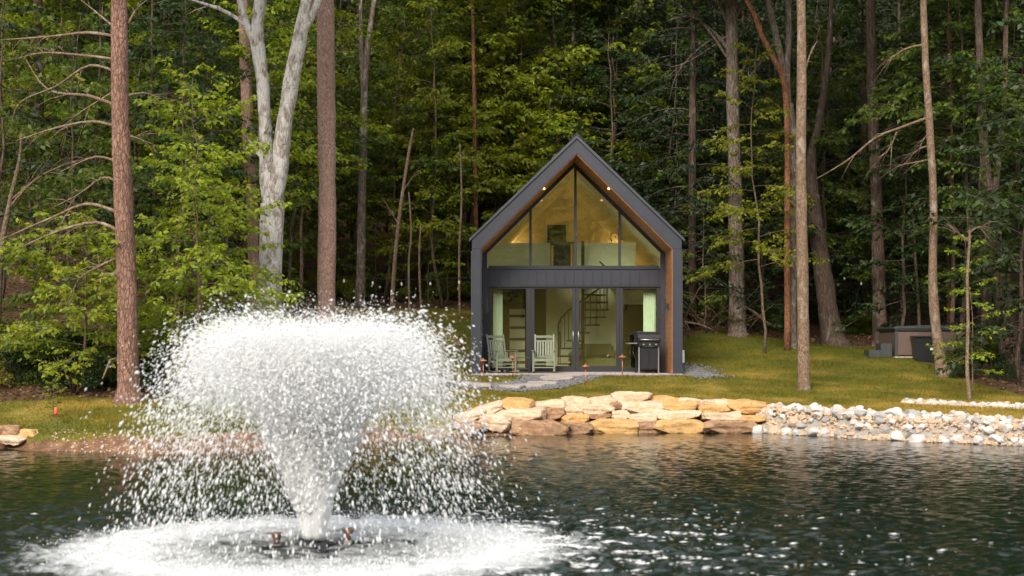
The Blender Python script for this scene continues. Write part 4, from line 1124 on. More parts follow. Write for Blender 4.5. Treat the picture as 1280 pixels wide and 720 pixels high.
def spray_tree(seed, Ht, zb, R, nb, leaf, r0, rise=0.25, droop=0.25, lean=(0, 0), top=0.25, twig=1.0, step=0.5, tilt=0.75, side=None):
    """understorey tree: thin trunk, layered near-horizontal boughs; returns wood MB and Leaves (base at origin)"""
    rng = np.random.default_rng(seed)
    mb = MB(); lv = Leaves()
    n = 14
    wob = rng.normal(0, 0.045, (n + 1, 2)).cumsum(0) * Ht / 8
    tp = [np.array([lean[0] * (i / n) + wob[i, 0] * (i > 0), lean[1] * (i / n) + wob[i, 1] * (i > 0), Ht * i / n - (0.15 if i == 0 else 0)]) for i in range(n + 1)]
    mb.tube(tp, [r0 * (1 - 0.85 * i / n) for i in range(n + 1)], 8, 0.15, seed)
    tpa = np.array(tp)
    for k in range(nb):
        u = ((k + rng.random() * 0.7) / nb)
        z = zb + (Ht - zb) * u * 0.97
        base = np.array([np.interp(z, tpa[:, 2], tpa[:, i]) for i in range(3)])
        az = k * 2.399 + rng.normal(0, 0.3)
        if side is not None and rng.random() < 0.6: az = side + rng.normal(0, 0.7)
        ln = R * (1 - (1 - top) * u ** 1.4) * rng.uniform(0.65, 1.1) * (0.75 + 0.25 * min(1, u * 5))
        dh = np.array([math.cos(az), math.sin(az), 0.0])
        ri = rise + rng.normal(0.06, 0.2) + 0.5 * u ** 3; dr = droop * rng.uniform(0.5, 1.5)
        m = 7
        bend = rng.normal(0, 0.12)
        sd = np.array([-dh[1], dh[0], 0])
        pts = np.array([base + dh * ln * s + sd * bend * ln * s * s + np.array([0, 0, ln * (ri * s - dr * s * s)]) for s in np.linspace(0, 1, m)])
        rb = max(0.008, r0 * 0.32 * (1 - u * 0.7))
        mb.tube(pts, [rb * (1 - 0.8 * i / (m - 1)) for i in range(m)], 5, cap=False)
        nt_ = int(max(6, ln * 9.5 * twig))
        for j in range(nt_):
            s = 0.18 + 0.82 * (j + rng.random()) / nt_
            p = np.array([np.interp(s, np.linspace(0, 1, m), pts[:, i]) for i in range(3)])
            sg = 1 if j % 2 else -1
            tl = ln * rng.uniform(0.2, 0.42) * (1.15 - 0.6 * s)
            td = dh * 0.75 + sd * sg * rng.uniform(0.5, 1.0) + np.array([0, 0, rng.normal(-0.05, 0.3)])
            td /= np.linalg.norm(td)
            q = p + td * tl
            mid = p + td * tl * 0.5 + np.array([0, 0, 0.03 * tl])
            mb.tube([p, q], [rb * 0.28 + 0.002, 0.002], 3, cap=False)
            twig_leaves(lv, rng, p + td * tl * 0.15, q, leaf, tilt, step)
            # side twiglets
            for w in range(2):
                f = rng.uniform(0.3, 0.8); c = p + td * tl * f
                e = c + (td * 0.6 + sd * sg * rng.uniform(-1, 1) * 0.9 + np.array([0, 0, rng.normal(-0.08, 0.15)])) * tl * 0.42
                twig_leaves(lv, rng, c, e, leaf, tilt, step)
    return mb, lv

def conifer(seed, Ht, zb, R, nb, r0, ndl=0.13, droop=0.45):
    rng = np.random.default_rng(seed)
    mb = MB(); lv = Leaves()
    mb.tube([(0, 0, -0.2), (0.05, 0, Ht * 0.4), (0, 0.05, Ht * 0.75), (0, 0, Ht)], [r0, r0 * 0.75, r0 * 0.4, 0.01], 8, 0.15, seed)
    for k in range(nb):
        u = (k + rng.random()) / nb; z = zb + (Ht - zb) * u
        az = k * 2.399 + rng.normal(0, 0.35)
        ln = R * (1 - 0.92 * u) * rng.uniform(0.65, 1.1) + 0.25
        dh = np.array([math.cos(az), math.sin(az), 0.0]); sd = np.array([-dh[1], dh[0], 0])
        m = 6; ri = 0.12 + 0.3 * u
        pts = np.array([np.array([0, 0, z]) + dh * ln * s + np.array([0, 0, ln * (ri * s - droop * s * s)]) for s in np.linspace(0, 1, m)])
        mb.tube(pts, [max(0.006, r0 * 0.16) * (1 - 0.8 * i / (m - 1)) for i in range(m)], 4, cap=False)
        nt_ = int(max(5, ln * 9))
        for j in range(nt_):
            s = 0.12 + 0.88 * (j + rng.random()) / nt_
            p = np.array([np.interp(s, np.linspace(0, 1, m), pts[:, i]) for i in range(3)])
            sg = 1 if j % 2 else -1; tl = ln * rng.uniform(0.18, 0.4) * (1.1 - 0.7 * s) + 0.1
            td = dh * 0.8 + sd * sg * rng.uniform(0.5, 1) + np.array([0, 0, rng.normal(-0.22, 0.15)]); td /= np.linalg.norm(td)
            twig_leaves(lv, rng, p, p + td * tl, ndl, 0.75, 0.34)
    return mb, lv

def blob_leaves(seed, n, rx, ry, rz, leaf, clumps=9, hollow=0.55):
    """crown foliage: leaf sprays clustered in clumps through an uneven volume, centred at origin"""
    rng = np.random.default_rng(seed); lv = Leaves()
    c = rng.normal(0, 1, (clumps, 3)); c /= np.linalg.norm(c, axis=1, keepdims=True); c *= rng.uniform(hollow, 0.95, (clumps, 1))
    rs = rng.uniform(0.22, 0.42, clumps)
    k = rng.integers(0, clumps, n)
    d = rng.normal(0, 1, (n, 3)); d /= np.linalg.norm(d, axis=1, keepdims=True)
    P = c[k] + d * (rs[k] * rng.random(n) ** 0.45)[:, None] * np.array([1.15, 1.15, 0.7])
    P = P * np.array([rx, ry, rz])
    D = d + rng.normal(0, 0.6, (n, 3)) + np.array([0, 0, -0.35]); Nn = np.array([0, 0, 1.0]) + rng.normal(0, 0.7, (n, 3))
    lv.add(P, D, Nn, leaf * rng.uniform(0.6, 1.25, n))
    return lv

# shared meshes -------------------------------------------------
CAN = [blob_leaves(100 + k, 8500, 3.4, 3.4, 2.6, 0.19, 16).mesh('crown') for k in range(3)]
for k, me in enumerate(CAN): me.materials.append(MT['mid_leaf' if k else 'deep_leaf'])
CANC = conifer(77, 8.0, 0.2, 3.0, 70, 0.12, 0.2)
CANC = CANC[1].mesh('crown', 0.35); CANC.materials.append(MT['hemlock_leaf'])

def add_canopy(root, p, s, k, conif=False):
    if conif:
        o = obj('crown', CANC, None, root, (p[0], p[1], p[2] - 2.5)); o.scale = (s, s, s)
    else:
        o = obj('crown', CAN[k % 3], None, root, p); o.scale = (s, s, s * 0.9); o.rotation_euler = (0, 0, k * 1.7)
    return o

# ------------------------------------------------------------------ the trees one can tell apart
def px_tree(name, label, mat, Y, trunk, limbs=(), crown_s=1.1, k=0, conif=False, flare=1.45, top=None, ydrift=0.0, group=None, limb_mat=None, crown=True, n=14, crown_at=None):
    """trunk and limbs as (px, py, width px) at distance Y, measured off the photograph and carried up to real height"""
    x0 = WX(trunk[0][0], Y); z0 = gz(x0, Y)
    t = thing(name, label, 'tree', (x0, Y, z0), 0, group)
    def conv(pl, dy=0.0):
        pts = []; rs = []
        for i, (px, py, w) in enumerate(pl):
            yy = Y + dy * i
            x, y, z = W(px, py, yy); pts.append(Vector((x - x0, y - Y, z - z0))); rs.append(w / F * yy / 2)
        return pts, rs
    def smooth(pts, rs, sub=5):
        P = []; Rr = []
        m = len(pts)
        for i in range(m - 1):
            p0, p1, p2, p3 = pts[max(i - 1, 0)], pts[i], pts[i + 1], pts[min(i + 2, m - 1)]
            for q in range(sub):
                u = q / sub
                P.append(0.5 * ((2 * p1) + (p2 - p0) * u + (2 * p0 - 5 * p1 + 4 * p2 - p3) * u * u + (3 * p1 - p0 - 3 * p2 + p3) * u ** 3))
                Rr.append(rs[i] * (1 - u) + rs[i + 1] * u)
        P.append(pts[-1]); Rr.append(rs[-1])
        return P, Rr
    pts, rs = conv(trunk)
    pts[0] = Vector((0, 0, -0.15))
    # root flare
    if flare > 1 and len(pts) > 1:
        pts = [pts[0], Vector((0, 0, 0.02)), Vector(pts[0]).lerp(pts[1], 0.0) + Vector((0, 0, 0.45))] + pts[1:]
        rs = [rs[0] * flare * 1.15, rs[0] * flare, rs[0] * 1.04] + rs[1:]
        pts[2].x = pts[3].x * 0.45 / max(pts[3].z, 0.5)
        if pts[3].z < 0.6: del pts[2]; del rs[2]
    if top:
        last, prev = pts[-1], pts[-2]
        d = (last - prev).normalized(); d.z = max(d.z, 0.8)
        pts.append(last + d * top * 0.5); pts.append(last + d * top); rs += [rs[-1] * 0.8, rs[-1] * 0.45]
    P, Rr = smooth(pts, rs)
    b = MB(); b.tube(P, Rr, n, 0.16, hash(label) % 97 if False else len(label)); b.build('trunk', mat, t, True)
    for i, lb in enumerate(limbs):
        m_ = limb_mat or mat
        lp, lr = conv(lb[1:] if isinstance(lb[0], (int, float)) else lb, lb[0] if isinstance(lb[0], (int, float)) else 0.0)
        if min(lb[-1][1], lb[-1][1]) > -50: lr[-1] *= 0.4
        LP, LR = smooth(lp, lr, 4)
        b = MB(); b.tube(LP, LR, 7, 0.2, i)
        if lr[0] < 0.09:
            rt = random.Random(len(label) * 31 + i)
            for q in range(7):
                j = rt.randrange(len(LP) // 3, len(LP) - 1); dd = (LP[j + 1] - LP[j]).normalized(); ln = rt.uniform(0.25, 0.8)
                pe = LP[j] + (dd * 0.8 + Vector((rt.uniform(-.5, .5), rt.uniform(-.6, .6), rt.uniform(-.9, .5)))) * ln
                b.tube([LP[j], LP[j].lerp(pe, 0.5) + Vector((0, 0, 0.05)), pe], [LR[j] * 0.5, LR[j] * 0.35, 0.002], 4)
        b.build('branch', m_, t, True)
    if crown:
        e = P[-1]
        if crown_at is not None: e = Vector(W(*crown_at, Y)) - Vector((x0, Y, z0))
        add_canopy(t, (e.x, e.y, e.z), crown_s, k, conif)
        add_canopy(t, (e.x + 1.6 * math.cos(k * 2.1), e.y + 1.5 * math.sin(k * 2.1) + 0.6, e.z + 1.4), crown_s * 0.9, k + 1, conif)
    return t

dead = lambda *p: p
# left pine with dead boughs
px_tree('pine_tree', 'stout reddish pine with long bare dead boughs standing on the bank lawn', 'pine_bark', 29,
        [(161, 502, 26), (160, 420, 25), (158, 340, 24), (154, 240, 23), (150, 120, 21), (149, 0, 20), (148, -100, 18), (147, -220, 15)],
        [(0.2, (152, 47, 5), (110, 41, 4), (60, 46, 3), (0, 50, 2)), (0.15, (150, 75, 4), (110, 70, 3.5), (55, 66, 2.5), (20, 74, 2)), (0.2, (150, 92, 4), (112, 82, 3.5), (70, 108, 2.5), (25, 128, 1.5), (14, 160, 1)),
         (0.25, (150, 134, 5), (112, 120, 4), (60, 112, 2.5), (30, 70, 1.2)), (0.2, (151, 160, 4), (116, 152, 3.5), (70, 160, 3), (20, 176, 2)), (0.2, (151, 205, 4), (120, 196, 3), (75, 215, 2)),
         (0.2, (152, 232, 4), (130, 222, 3), (95, 245, 2), (60, 262, 1.2)), (0.25, (153, 268, 5), (110, 255, 4), (65, 272, 3), (0, 300, 2)), (0.2, (154, 292, 5), (120, 278, 4), (70, 290, 3), (20, 312, 2)),
         (0.15, (155, 320, 4), (130, 330, 3), (100, 348, 2.4), (88, 372, 1.5)), (0.15, (160, 30, 4), (172, 10, 2), (190, -5, 1)), (0.1, (158, 120, 3), (180, 116, 2), (196, 122, 1.2)),
         (0.1, (163, 170, 3), (186, 178, 2)), (0.2, (152, 340, 6), (135, 344, 5.5), (122, 336, 4)), (0.2, (150, 110, 3), (120, 128, 2), (90, 150, 1.2), (75, 185, .8)), (0.2, (150, 40, 3), (120, 15, 2), (95, -5, 1.2))],
        1.0, 0, True, limb_mat='tan_bark', top=2)
px_tree('forked_tree', 'pale whitish forked tree with lichen covered bark behind the fountain', 'white_bark', 34,
        [(337, 440, 32), (337, 380, 29), (339, 310, 28), (340, 255, 30)],
        [((339, 262, 26), (334, 215, 20), (331, 160, 17), (328, 100, 17), (321, 45, 17), (326, 0, 15), (335, -60, 13), (340, -150, 10)),
         ((341, 262, 27), (349, 210, 22), (356, 150, 20), (366, 90, 20), (375, 45, 18), (384, 0, 17), (396, -60, 14), (405, -150, 10)),
         ((321, 60, 11), (309, 30, 9), (300, 0, 9), (292, -60, 7)), ((313, 38, 6), (285, 16, 5), (240, 0, 3), (215, -8, 2)), ((372, 50, 12), (386, 25, 11), (398, 0, 11), (420, -60, 8)), ((327, 195, 7), (320, 187, 6), (322, 178, 3))],
        0.8, 1, flare=1.2, crown_at=(375, -330))
px_tree('tulip_tree', 'straight pinkish brown column trunk just right of the forked pale tree', 'scaly_bark', 36,
        [(408, 432, 23), (408, 380, 22), (409, 250, 22), (408, 120, 22), (407, 0, 22), (407, -120, 18), (407, -300, 13)], [], 0.8, 2)
px_tree('tulip_tree', 'slim pink trunk seen behind the left fork of the pale tree', 'scaly_bark', 40,
        [(321, 395, 17), (317, 300, 15), (311, 180, 15), (306, 60, 14), (303, -40, 13), (300, -200, 10)], [], 1.0, 3)
px_tree('oak_tree', 'dark lichen spotted trunk at the far left of the wood', 'dark_bark', 40,
        [(56, 440, 15), (54, 330, 14), (50, 180, 12), (48, 60, 11), (47, -60, 10), (46, -180, 8)], [((50, 150, 4), (30, 120, 3), (10, 110, 2)), ((49, 90, 4), (72, 60, 3), (90, 50, 2))], 1.1, 4, True)
px_tree('leaning_snag', 'thin bare crooked snag leaning beside the lichen spotted trunk', 'twig', 31,
        [(-6, 470, 9), (0, 330, 8), (12, 255, 6), (24, 200, 4), (27, 165, 2)], [((10, 262, 4), (40, 228, 3), (80, 205, 2)), ((14, 250, 3), (60, 215, 2.5), (118, 195, 1.5))], crown=False, flare=1)
px_tree('young_maple', 'thin grey trunk forking high, behind the column trunk', 'grey_bark', 50,
        [(450, 368, 12), (452, 280, 11), (454, 180, 10), (456, 100, 9), (462, 40, 7), (470, -20, 6), (476, -140, 4)], [((455, 130, 6), (452, 70, 6), (451, 10, 5), (452, -60, 4))], 1.0, 5)
px_tree('sapling', 'slender bare leaning sapling between the column trunk and the cabin', 'tan_bark', 46, [(489, 378, 6), (494, 320, 5), (502, 250, 4.5), (512, 185, 3.5), (517, 160, 2)], [((503, 240, 2), (520, 215, 1.5)), ((498, 280, 2), (480, 250, 1.3))], crown=False, flare=1)
for (pts, lab) in (([(376, 378, 5), (377, 330, 4.5), (376, 290, 4), (378, 262, 2)], 'short bare sapling between the forked tree and the column trunk'), ([(512, 372, 3), (511, 330, 3), (514, 290, 2.5), (511, 240, 2)], 'first thin bare stem beside the leaning sapling'),
                   ([(527, 372, 3), (524, 330, 3), (526, 280, 2)], 'short thin stem under the string lights'), ([(575, 375, 3.5), (574, 320, 3), (577, 250, 2.5), (575, 180, 2)], 'thin pale stem close to the cabin eave')):
    px_tree('sapling', lab, 'tan_bark', 48, pts, crown=False, flare=1, n=8)
for (pts, Y, lab, m) in (([(595, 330, 6), (595, 290, 6), (593, 150, 5), (591, 30, 4), (590, -60, 3)], 52, 'thin orange brown trunk rising over the left eave of the cabin', 'red_bark'),
                         ([(698, 260, 7), (697, 160, 6), (694, 60, 5), (690, -40, 4)], 56, 'slender grey trunk rising behind the roof slope', 'grey_bark'), ([(712, 260, 5), (713, 150, 4), (716, 60, 4), (718, -40, 3)], 56, 'slender grey trunk rising over the roof peak', 'grey_bark'),
                         ([(210, 400, 7), (209, 220, 7), (207, 60, 6), (206, -60, 5)], 46, 'leftmost of three thin pink trunks behind the lime sapling', 'scaly_bark'), ([(217, 400, 6), (216, 220, 6), (213, 110, 5), (211, -60, 4)], 47, 'middle of three thin pink trunks behind the lime sapling', 'scaly_bark'),
                         ([(221, 400, 5), (226, 220, 5), (232, 110, 4), (236, -60, 3)], 48, 'rightmost of three thin pink trunks behind the lime sapling', 'scaly_bark')):
    px_tree('young_tree', lab, m, Y, pts, (), 0.75, len(lab), flare=1, n=8)
# right of the cabin
px_tree('beech_tree', 'straight grey trunk with bare boughs at the top, right of the cabin', 'grey_bark', 47,
        [(922, 418, 21), (921, 340, 19), (919, 240, 17), (916, 120, 16), (914, 0, 14), (912, -120, 12), (910, -200, 9)],
        [(0.3, (911, 62, 6), (894, 42, 5), (868, 22, 3), (848, 5, 2)), (0.4, (911, 75, 4), (880, 30, 3), (860, 20, 2), (835, 26, 1)), (0.2, (912, 38, 5), (904, 15, 4), (899, -8, 3)), (0.2, (917, 26, 6), (926, 8, 5), (934, -15, 4)), (0.3, (918, 55, 4), (928, 40, 3), (942, 29, 2)),
         (0.4, (912, 50, 3), (895, 47, 2.6), (868, 66, 2), (845, 95, 1.4), (836, 128, .8)), (0.3, (913, 42, 3), (888, 60, 2.3), (858, 78, 1.6), (838, 84, 1)), (0.2, (922, 100, 3), (930, 84, 2.4), (936, 72, 1.5)), (0.3, (923, 110, 3), (940, 92, 2.4), (958, 70, 1.5))], 1.1, 6)
px_tree('tulip_tree', 'slim tan trunk standing alone on the open lawn', 'tan_bark', 37,
        [(1005, 487, 15), (1004, 420, 15), (1003, 330, 14), (1001, 200, 13), (1002, 90, 12), (1001, 0, 11), (1000, -120, 10), (1000, -240, 7)], [((1003, 100, 3), (1012, 70, 2), (1022, 50, 1))], 1.05, 7, flare=1.15)
px_tree('leaning_oak', 'thick dark leaning trunk with a kink, behind the slim tan trunk', 'dark_bark', 47.5,
        [(1043, 435, 28), (1034, 380, 25), (1026, 320, 22), (1017, 260, 18), (1014, 200, 12), (1022, 160, 9), (1029, 120, 9), (1034, 80, 8), (1038, 28, 6), (1042, -60, 5), (1046, -160, 4)],
        [((1016, 250, 6), (1018, 225, 4), (1016, 195, 2))], 1.1, 8)
px_tree('ash_tree', 'grey trunk splitting in two beside a snapped orange limb', 'grey_bark', 45,
        [(988, 430, 15), (989, 300, 13), (989, 180, 13), (986, 130, 12)],
        [((987, 150, 11), (982, 104, 10), (974, 62, 9), (961, 5, 8), (950, -60, 7), (945, -180, 5)), ((985, 140, 9), (984, 90, 8), (986, 40, 8), (985, -20, 7), (988, -180, 5))], 1.05, 9, crown_at=(965, -230))
px_tree('snapped_limb_tree', 'snapped orange brown limb slanting up beside the split grey trunk', 'red_bark', 44.5, [(984, 432, 8), (984, 200, 7), (981, 108, 8), (968, 75, 7), (952, 44, 6.5), (944, 20, 6), (932, -5, 6), (925, -60, 4)], [((952, 44, 4), (950, 30, 3), (942, 22, 2))], 0.8, 10, flare=1)
px_tree('hickory_tree', 'dark brown trunk rising right behind the hot tub step', 'dark_bark', 46,
        [(1101, 430, 19), (1099, 380, 17), (1096, 260, 15), (1091, 140, 14), (1089, 55, 13), (1087, -60, 11), (1086, -200, 8)],
        [(0.3, (1094, 200, 4), (1104, 166, 3.4), (1130, 155, 2.6), (1152, 146, 1.5)), (0.3, (1096, 90, 3), (1112, 68, 2.4), (1138, 58, 1.6)), (0.3, (1096, 230, 3), (1112, 205, 2), (1122, 195, 1.4))], 1.2, 11)
px_tree('curved_tree', 'gently curved tan trunk in front of the hot tub', 'tan_bark', 39.5,
        [(1179, 473, 15), (1174, 440, 13), (1167, 380, 12), (1166, 320, 10), (1167, 250, 9.5), (1162, 160, 9), (1157, 80, 8.5), (1154, 0, 8), (1152, -90, 7), (1150, -200, 5)],
        [(0.3, (1160, 147, 4), (1130, 158, 3.5), (1095, 172, 3), (1060, 200, 2.4), (1020, 224, 1.5)), (0.2, (1153, 56, 3), (1130, 62, 2.5), (1105, 80, 1.5)), (0.2, (1165, 198, 3), (1150, 202, 2), (1118, 207, 1.2)), (0.2, (1162, 182, 2.5), (1150, 186, 2), (1138, 195, 1.3)),
         (0.3, (1121, 165, 2.4), (1112, 185, 1.8), (1098, 198, 1.2)), (0.2, (1160, 168, 2), (1148, 180, 1.3))], 0.95, 12)
px_tree('young_tree', 'thin reddish trunk deep in the shade behind the hot tub', 'red_bark', 47, [(1188, 430, 9), (1188, 280, 9), (1187, 180, 8), (1186, 80, 7), (1186, -80, 5)], [((1190, 200, 2), (1205, 186, 2), (1240, 190, 1.4), (1278, 191, 1))], 0.9, 13, flare=1)
px_tree('twin_oak', 'thick dark trunk with two rising stems at the far right edge of the lawn', 'dark_bark', 41,
        [(1267, 465, 27), (1260, 420, 24), (1251, 360, 21), (1242, 300, 19), (1236, 255, 19)],
        [((1237, 265, 15), (1232, 210, 13), (1228, 150, 12), (1225, 80, 10), (1222, -10, 9), (1220, -160, 7)), ((1239, 262, 12), (1247, 210, 9), (1253, 150, 8), (1256, 100, 7), (1258, 0, 6), (1262, -120, 5))], 1.15, 14, crown_at=(1240, -170))
px_tree('young_tree', 'slim dark trunk between the curved trunk and the twin stemmed oak', 'dark_bark', 45, [(1232, 440, 13), (1234, 350, 11), (1236, 250, 10), (1238, 120, 9), (1240, -60, 7)], [], 0.9, 15, flare=1.1)
px_tree('pale_sapling', 'pale slender sapling with a forked bare tip by the upper rock strip', 'tan_bark', 34, [(1213, 503, 5), (1209, 460, 4.5), (1210, 400, 4), (1209, 350, 3.6), (1212, 300, 3), (1211, 288, 2.5)],
        [((1211, 292, 2.2), (1222, 284, 1.8), (1232, 286, 1.2)), ((1211, 302, 2), (1198, 292, 1.6), (1184, 280, 1)), ((1210, 300, 1.6), (1214, 286, 1))], crown=False, flare=1, n=8)
px_tree('sapling', 'thin bare stem standing just behind the hot tub cover', 'twig', 45, [(1150, 425, 5), (1148, 380, 4), (1144, 320, 3), (1142, 280, 2.4), (1140, 258, 1.6)], [((1144, 320, 1.6), (1140, 300, 1.2))], crown=False, flare=1, n=8)

# ------------------------------------------------------------------ leafy understorey that reads one by one
def leafy(name, label, px, py, Y, mat, wood='twig', group=None, z=None, **kw):
    x = WX(px, Y); zz = gz(x, Y)
    t = thing(name, label, 'tree', (x, Y, zz), 0, group)
    global LIGHTWARD
    LIGHTWARD = -0.55
    mb, lv = spray_tree(**kw)
    LIGHTWARD = 0.0
    mb.build('trunk', wood, t, True)
    obj('crown', lv.mesh('crown'), mat, t)
    return t
leafy('lime_sapling', 'lime green sapling with layered flat boughs beside the reddish pine', 245, 440, 30.5, 'lime_leaf', seed=1, Ht=6.8, zb=0.9, R=2.5, nb=50, leaf=0.14, r0=0.045, rise=0.12, droop=0.28, top=0.35)
leafy('lime_sapling', 'lower lime green sapling spreading left of the reddish pine', 105, 470, 31.0, 'lime_leaf', seed=2, Ht=3.6, zb=0.6, R=2.6, nb=36, leaf=0.14, r0=0.04, rise=0.15, droop=0.25, top=0.4)
leafy('lime_sapling', 'yellow green sapling leaning over the bank behind the spray', 285, 470, 32.5, 'lime_leaf', seed=3, Ht=4.4, zb=0.9, R=1.7, nb=24, leaf=0.12, r0=0.03, rise=0.12, droop=0.28, top=0.35)
leafy('lime_sapling', 'lime green tree with flat tiers between the grey trunk and the slim tan trunk', 955, 420, 44, 'lime_leaf', seed=4, Ht=9.6, zb=2.6, R=2.4, nb=34, leaf=0.15, r0=0.05, rise=0.1, droop=0.28, top=0.3)
leafy('young_maple', 'green young tree with drooping tiers behind the slim tan trunk', 1030, 420, 49, 'mid_leaf', seed=5, Ht=11.5, zb=3.0, R=3.0, nb=36, leaf=0.17, r0=0.06, rise=0.1, droop=0.35, top=0.5)
leafy('young_beech', 'leafy green tree hanging over the curved trunk near the top', 1195, 430, 42.5, 'mid_leaf', seed=6, Ht=11.5, zb=6.2, R=3.1, nb=34, leaf=0.17, r0=0.07, rise=0.05, droop=0.38, top=0.7)
leafy('leafy_sapling', 'young green sapling around the pale forked stem', 1216, 480, 35.5, 'lime_leaf', seed=7, Ht=4.0, zb=0.6, R=1.15, nb=20, leaf=0.11, r0=0.022, rise=0.2, droop=0.25, top=0.4)
leafy('young_maple', 'tall light green leafy tree just left of the cabin roof', 555, 370, 51, 'lime_leaf', seed=8, Ht=12.5, zb=2.0, R=3.0, nb=34, leaf=0.19, r0=0.07, rise=0.25, droop=0.3, top=0.5)
leafy('young_maple', 'bright green maple rising behind the left roof slope', 640, 350, 54, 'lime_leaf', seed=9, Ht=11.5, zb=2.5, R=2.6, nb=30, leaf=0.19, r0=0.06, rise=0.3, droop=0.3, top=0.5)
leafy('young_maple', 'green maple rising behind the peak of the roof', 735, 330, 57, 'mid_leaf', seed=10, Ht=11.0, zb=2.5, R=2.8, nb=30, leaf=0.19, r0=0.06, rise=0.3, droop=0.3, top=0.5)
leafy('young_beech', 'leafy green sapling close to the right cabin wall', 880, 420, 47, 'mid_leaf', seed=12, Ht=4.8, zb=0.5, R=1.7, nb=26, leaf=0.14, r0=0.03, rise=0.25, droop=0.3, top=0.5)
leafy('young_beech', 'green tree spreading behind the column trunk', 480, 360, 52, 'mid_leaf', seed=13, Ht=12.0, zb=3.5, R=3.2, nb=30, leaf=0.19, r0=0.07, rise=0.2, droop=0.3, top=0.6)
leafy('young_beech', 'leafy dark green tree above the twin stemmed oak', 1262, 430, 44, 'mid_leaf', seed=14, Ht=11.5, zb=3.5, R=2.7, nb=34, leaf=0.17, r0=0.06, rise=0.08, droop=0.36, top=0.7)
leafy('young_hemlock', 'feathery little conifer seedling behind the orange marker', 67, 500, 27.2, 'lime_leaf', seed=15, Ht=0.75, zb=0.1, R=0.3, nb=14, leaf=0.05, r0=0.01, rise=0.3, droop=0.1, top=0.3)

